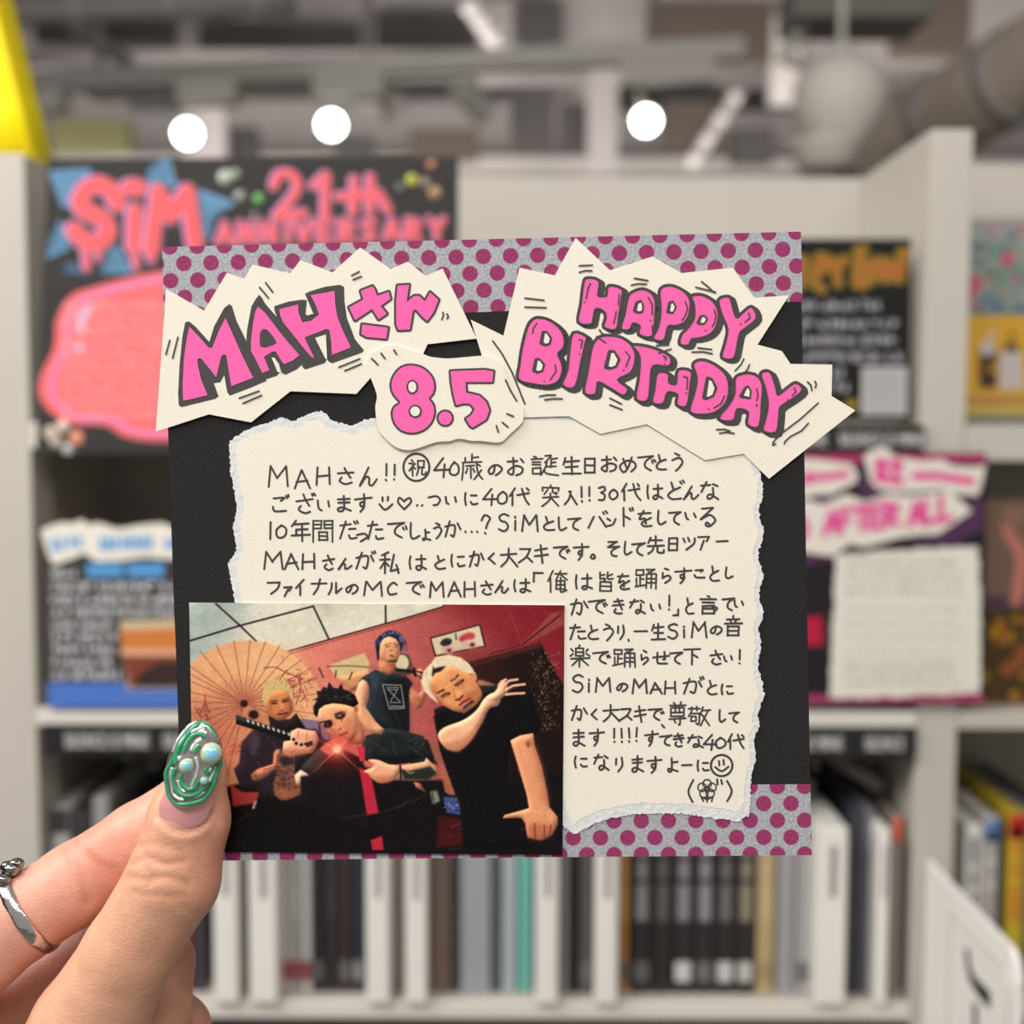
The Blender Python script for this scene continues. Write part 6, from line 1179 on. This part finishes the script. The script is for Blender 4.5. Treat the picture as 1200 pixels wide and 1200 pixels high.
green = [(NZ(545, 72, 625, 88, 690, 165, 725, 240), False), (NZ(545, 72, 470, 130, 400, 210, 330, 300, 265, 430, 200, 560, 150, 660, 158, 800, 185, 920, 270, 1015, 400, 1022, 560, 980, 640, 905, 700, 800, 730, 680, 770, 570, 780, 500), False),
         (NZ(610, 235, 550, 200, 460, 225, 390, 320, 350, 420), False), (NZ(430, 180, 340, 300, 270, 430, 255, 560), False), (NZ(255, 600, 225, 720, 270, 850, 370, 925, 500, 905, 590, 830, 650, 750), False), (NZ(315, 680, 330, 780, 400, 850, 480, 830, 530, 740), False), (NZ(480, 420, 500, 370, 540, 330), False), (NZ(600, 610, 640, 660, 700, 590), False)]
swirl(green, 2.9, 'green_swirl', mat('swirl_green', (52, 148, 104), .25, coat=.8), .2)
silver = [(NZ(500, 55, 400, 130, 280, 290, 225, 410), False), (NZ(590, 120, 500, 150, 440, 190), False), (NZ(310, 460, 290, 520), False), (NZ(225, 600, 200, 650, 215, 800, 230, 900, 300, 960, 360, 970), False), (NZ(440, 400, 500, 300, 560, 255), False), (NZ(290, 740, 320, 840, 370, 880), False), (NZ(495, 470, 520, 580, 480, 720, 445, 810), False), (NZ(480, 940, 600, 880), False), (NZ(640, 790, 700, 640, 720, 590), False), (NZ(600, 170, 620, 210), False), (NZ(790, 540, 740, 720), False), (NZ(470, 850, 500, 830), False)]
swirl(silver, 2.1, 'silver_line', mat('chrome_highlight', (244, 242, 240), .1, metal=.7, coat=1), .2)  # silver ridges, whitened to carry the nail's bright highlights
def gem(zx, zy, r, name='pearl_gem'):
    x, y = NZ(zx, zy)[0]; b = MB(); c_ = hl(*hp_(x, y, dome_z(x, y)+r*.45)); b.ball(c_, r*S_, r*S_, r*S_*.9, 24)
    mt = bpy.data.materials.get('pearl_iridescent')
    if not mt:
        mt = bpy.data.materials.new('pearl_iridescent'); mt.use_nodes = True; nt = mt.node_tree; bs = nt.nodes['Principled BSDF']; bs.inputs['Roughness'].default_value = .12; bs.inputs['Coat Weight'].default_value = 1
        lw = nt.nodes.new('ShaderNodeLayerWeight'); lw.inputs[0].default_value = .45; rp_ = nt.nodes.new('ShaderNodeValToRGB'); e = rp_.color_ramp.elements; e[0].position = 0; e[0].color = rgb(120, 206, 240); e[1].position = 1; e[1].color = rgb(196, 206, 150)
        for ps, c3 in ((.1, (150, 206, 220)), (.28, (186, 204, 176)), (.6, (196, 206, 140))): q_ = e.new(ps); q_.color = rgb(*c3)
        nt.links.new(lw.outputs['Facing'], rp_.inputs[0]); nt.links.new(rp_.outputs[0], bs.inputs['Base Color'])
    b.build(name, mt, nail, smooth=True)
gem(680, 430, 12.2); gem(385, 575, 8.2); gem(590, 750, 4.6)

# ------------------------------------------------------------------ silver ring on the index finger
a_ = hp_(*INDEX[1][:3]); c_ = hp_(*INDEX[3][:3]); axis = (c_-a_)/np.linalg.norm(c_-a_); ctr = hp_(*INDEX[2][:3])+axis*11
rl = hm @ Vector(hl(*ctr)); rm = hm.copy()
for i in range(3): rm[i][3] = rl[i]
ringt = thing('finger_ring', None, 'chunky silver ring on the index finger at the left picture edge', 'ring', mw=rm)
axv = Vector((axis[0], -axis[1], axis[2])).normalized(); u_ = Vector((0, 0, 1)); u_ = (u_-axv*u_.dot(axv)).normalized(); w_ = axv.cross(u_)
b = MB(); vs = []; fs = []; NR, NS = 72, 12; rr = random.Random(6)
for i in range(NR):
    g = 2*math.pi*i/NR; hmr = 1+.06*math.sin(5*g)+.05*math.sin(11*g+1)
    for k_ in range(NS):
        t = 2*math.pi*k_/NS; r_ = (51.4+3.2*math.cos(t)*hmr)*S_; vs.append((u_*math.cos(g)*.97+w_*math.sin(g))*r_+axv*(8.2*math.sin(t)*hmr)*S_)
for i in range(NR):
    for k_ in range(NS): fs.append((i*NS+k_, ((i+1) % NR)*NS+k_, ((i+1) % NR)*NS+(k_+1) % NS, i*NS+(k_+1) % NS))
b.add(vs, fs); bo = b.build('band', mat('ring_silver', (206, 202, 198), .16, metal=1.0, bump=.5, bscale=500), ringt, smooth=True)
up_dir = Vector((-.45, .89, .12)); up_dir = (up_dir-axv*up_dir.dot(axv)).normalized(); si = axv.cross(up_dir)
b = MB()
for (du, ds, da, r_) in ((54, 0, 0, 9), (57, 10, 4, 8), (56, -10, -4, 8), (58, 4, 9, 7), (57, -3, -9, 7), (53, 16, -5, 7), (54, -17, 3, 6.5), (61, 2, 1, 7)):
    p = (up_dir*du+si*ds*1.2+axv*(da*1.3+10))*S_; r_ *= 1.25; b.ball(p, r_*S_, r_*S_*.85, r_*S_*.9, 16)
b.build('setting', mat('ring_dark_silver', (150, 148, 148), .14, metal=1.0, bump=.9, bscale=420), ringt, smooth=True)
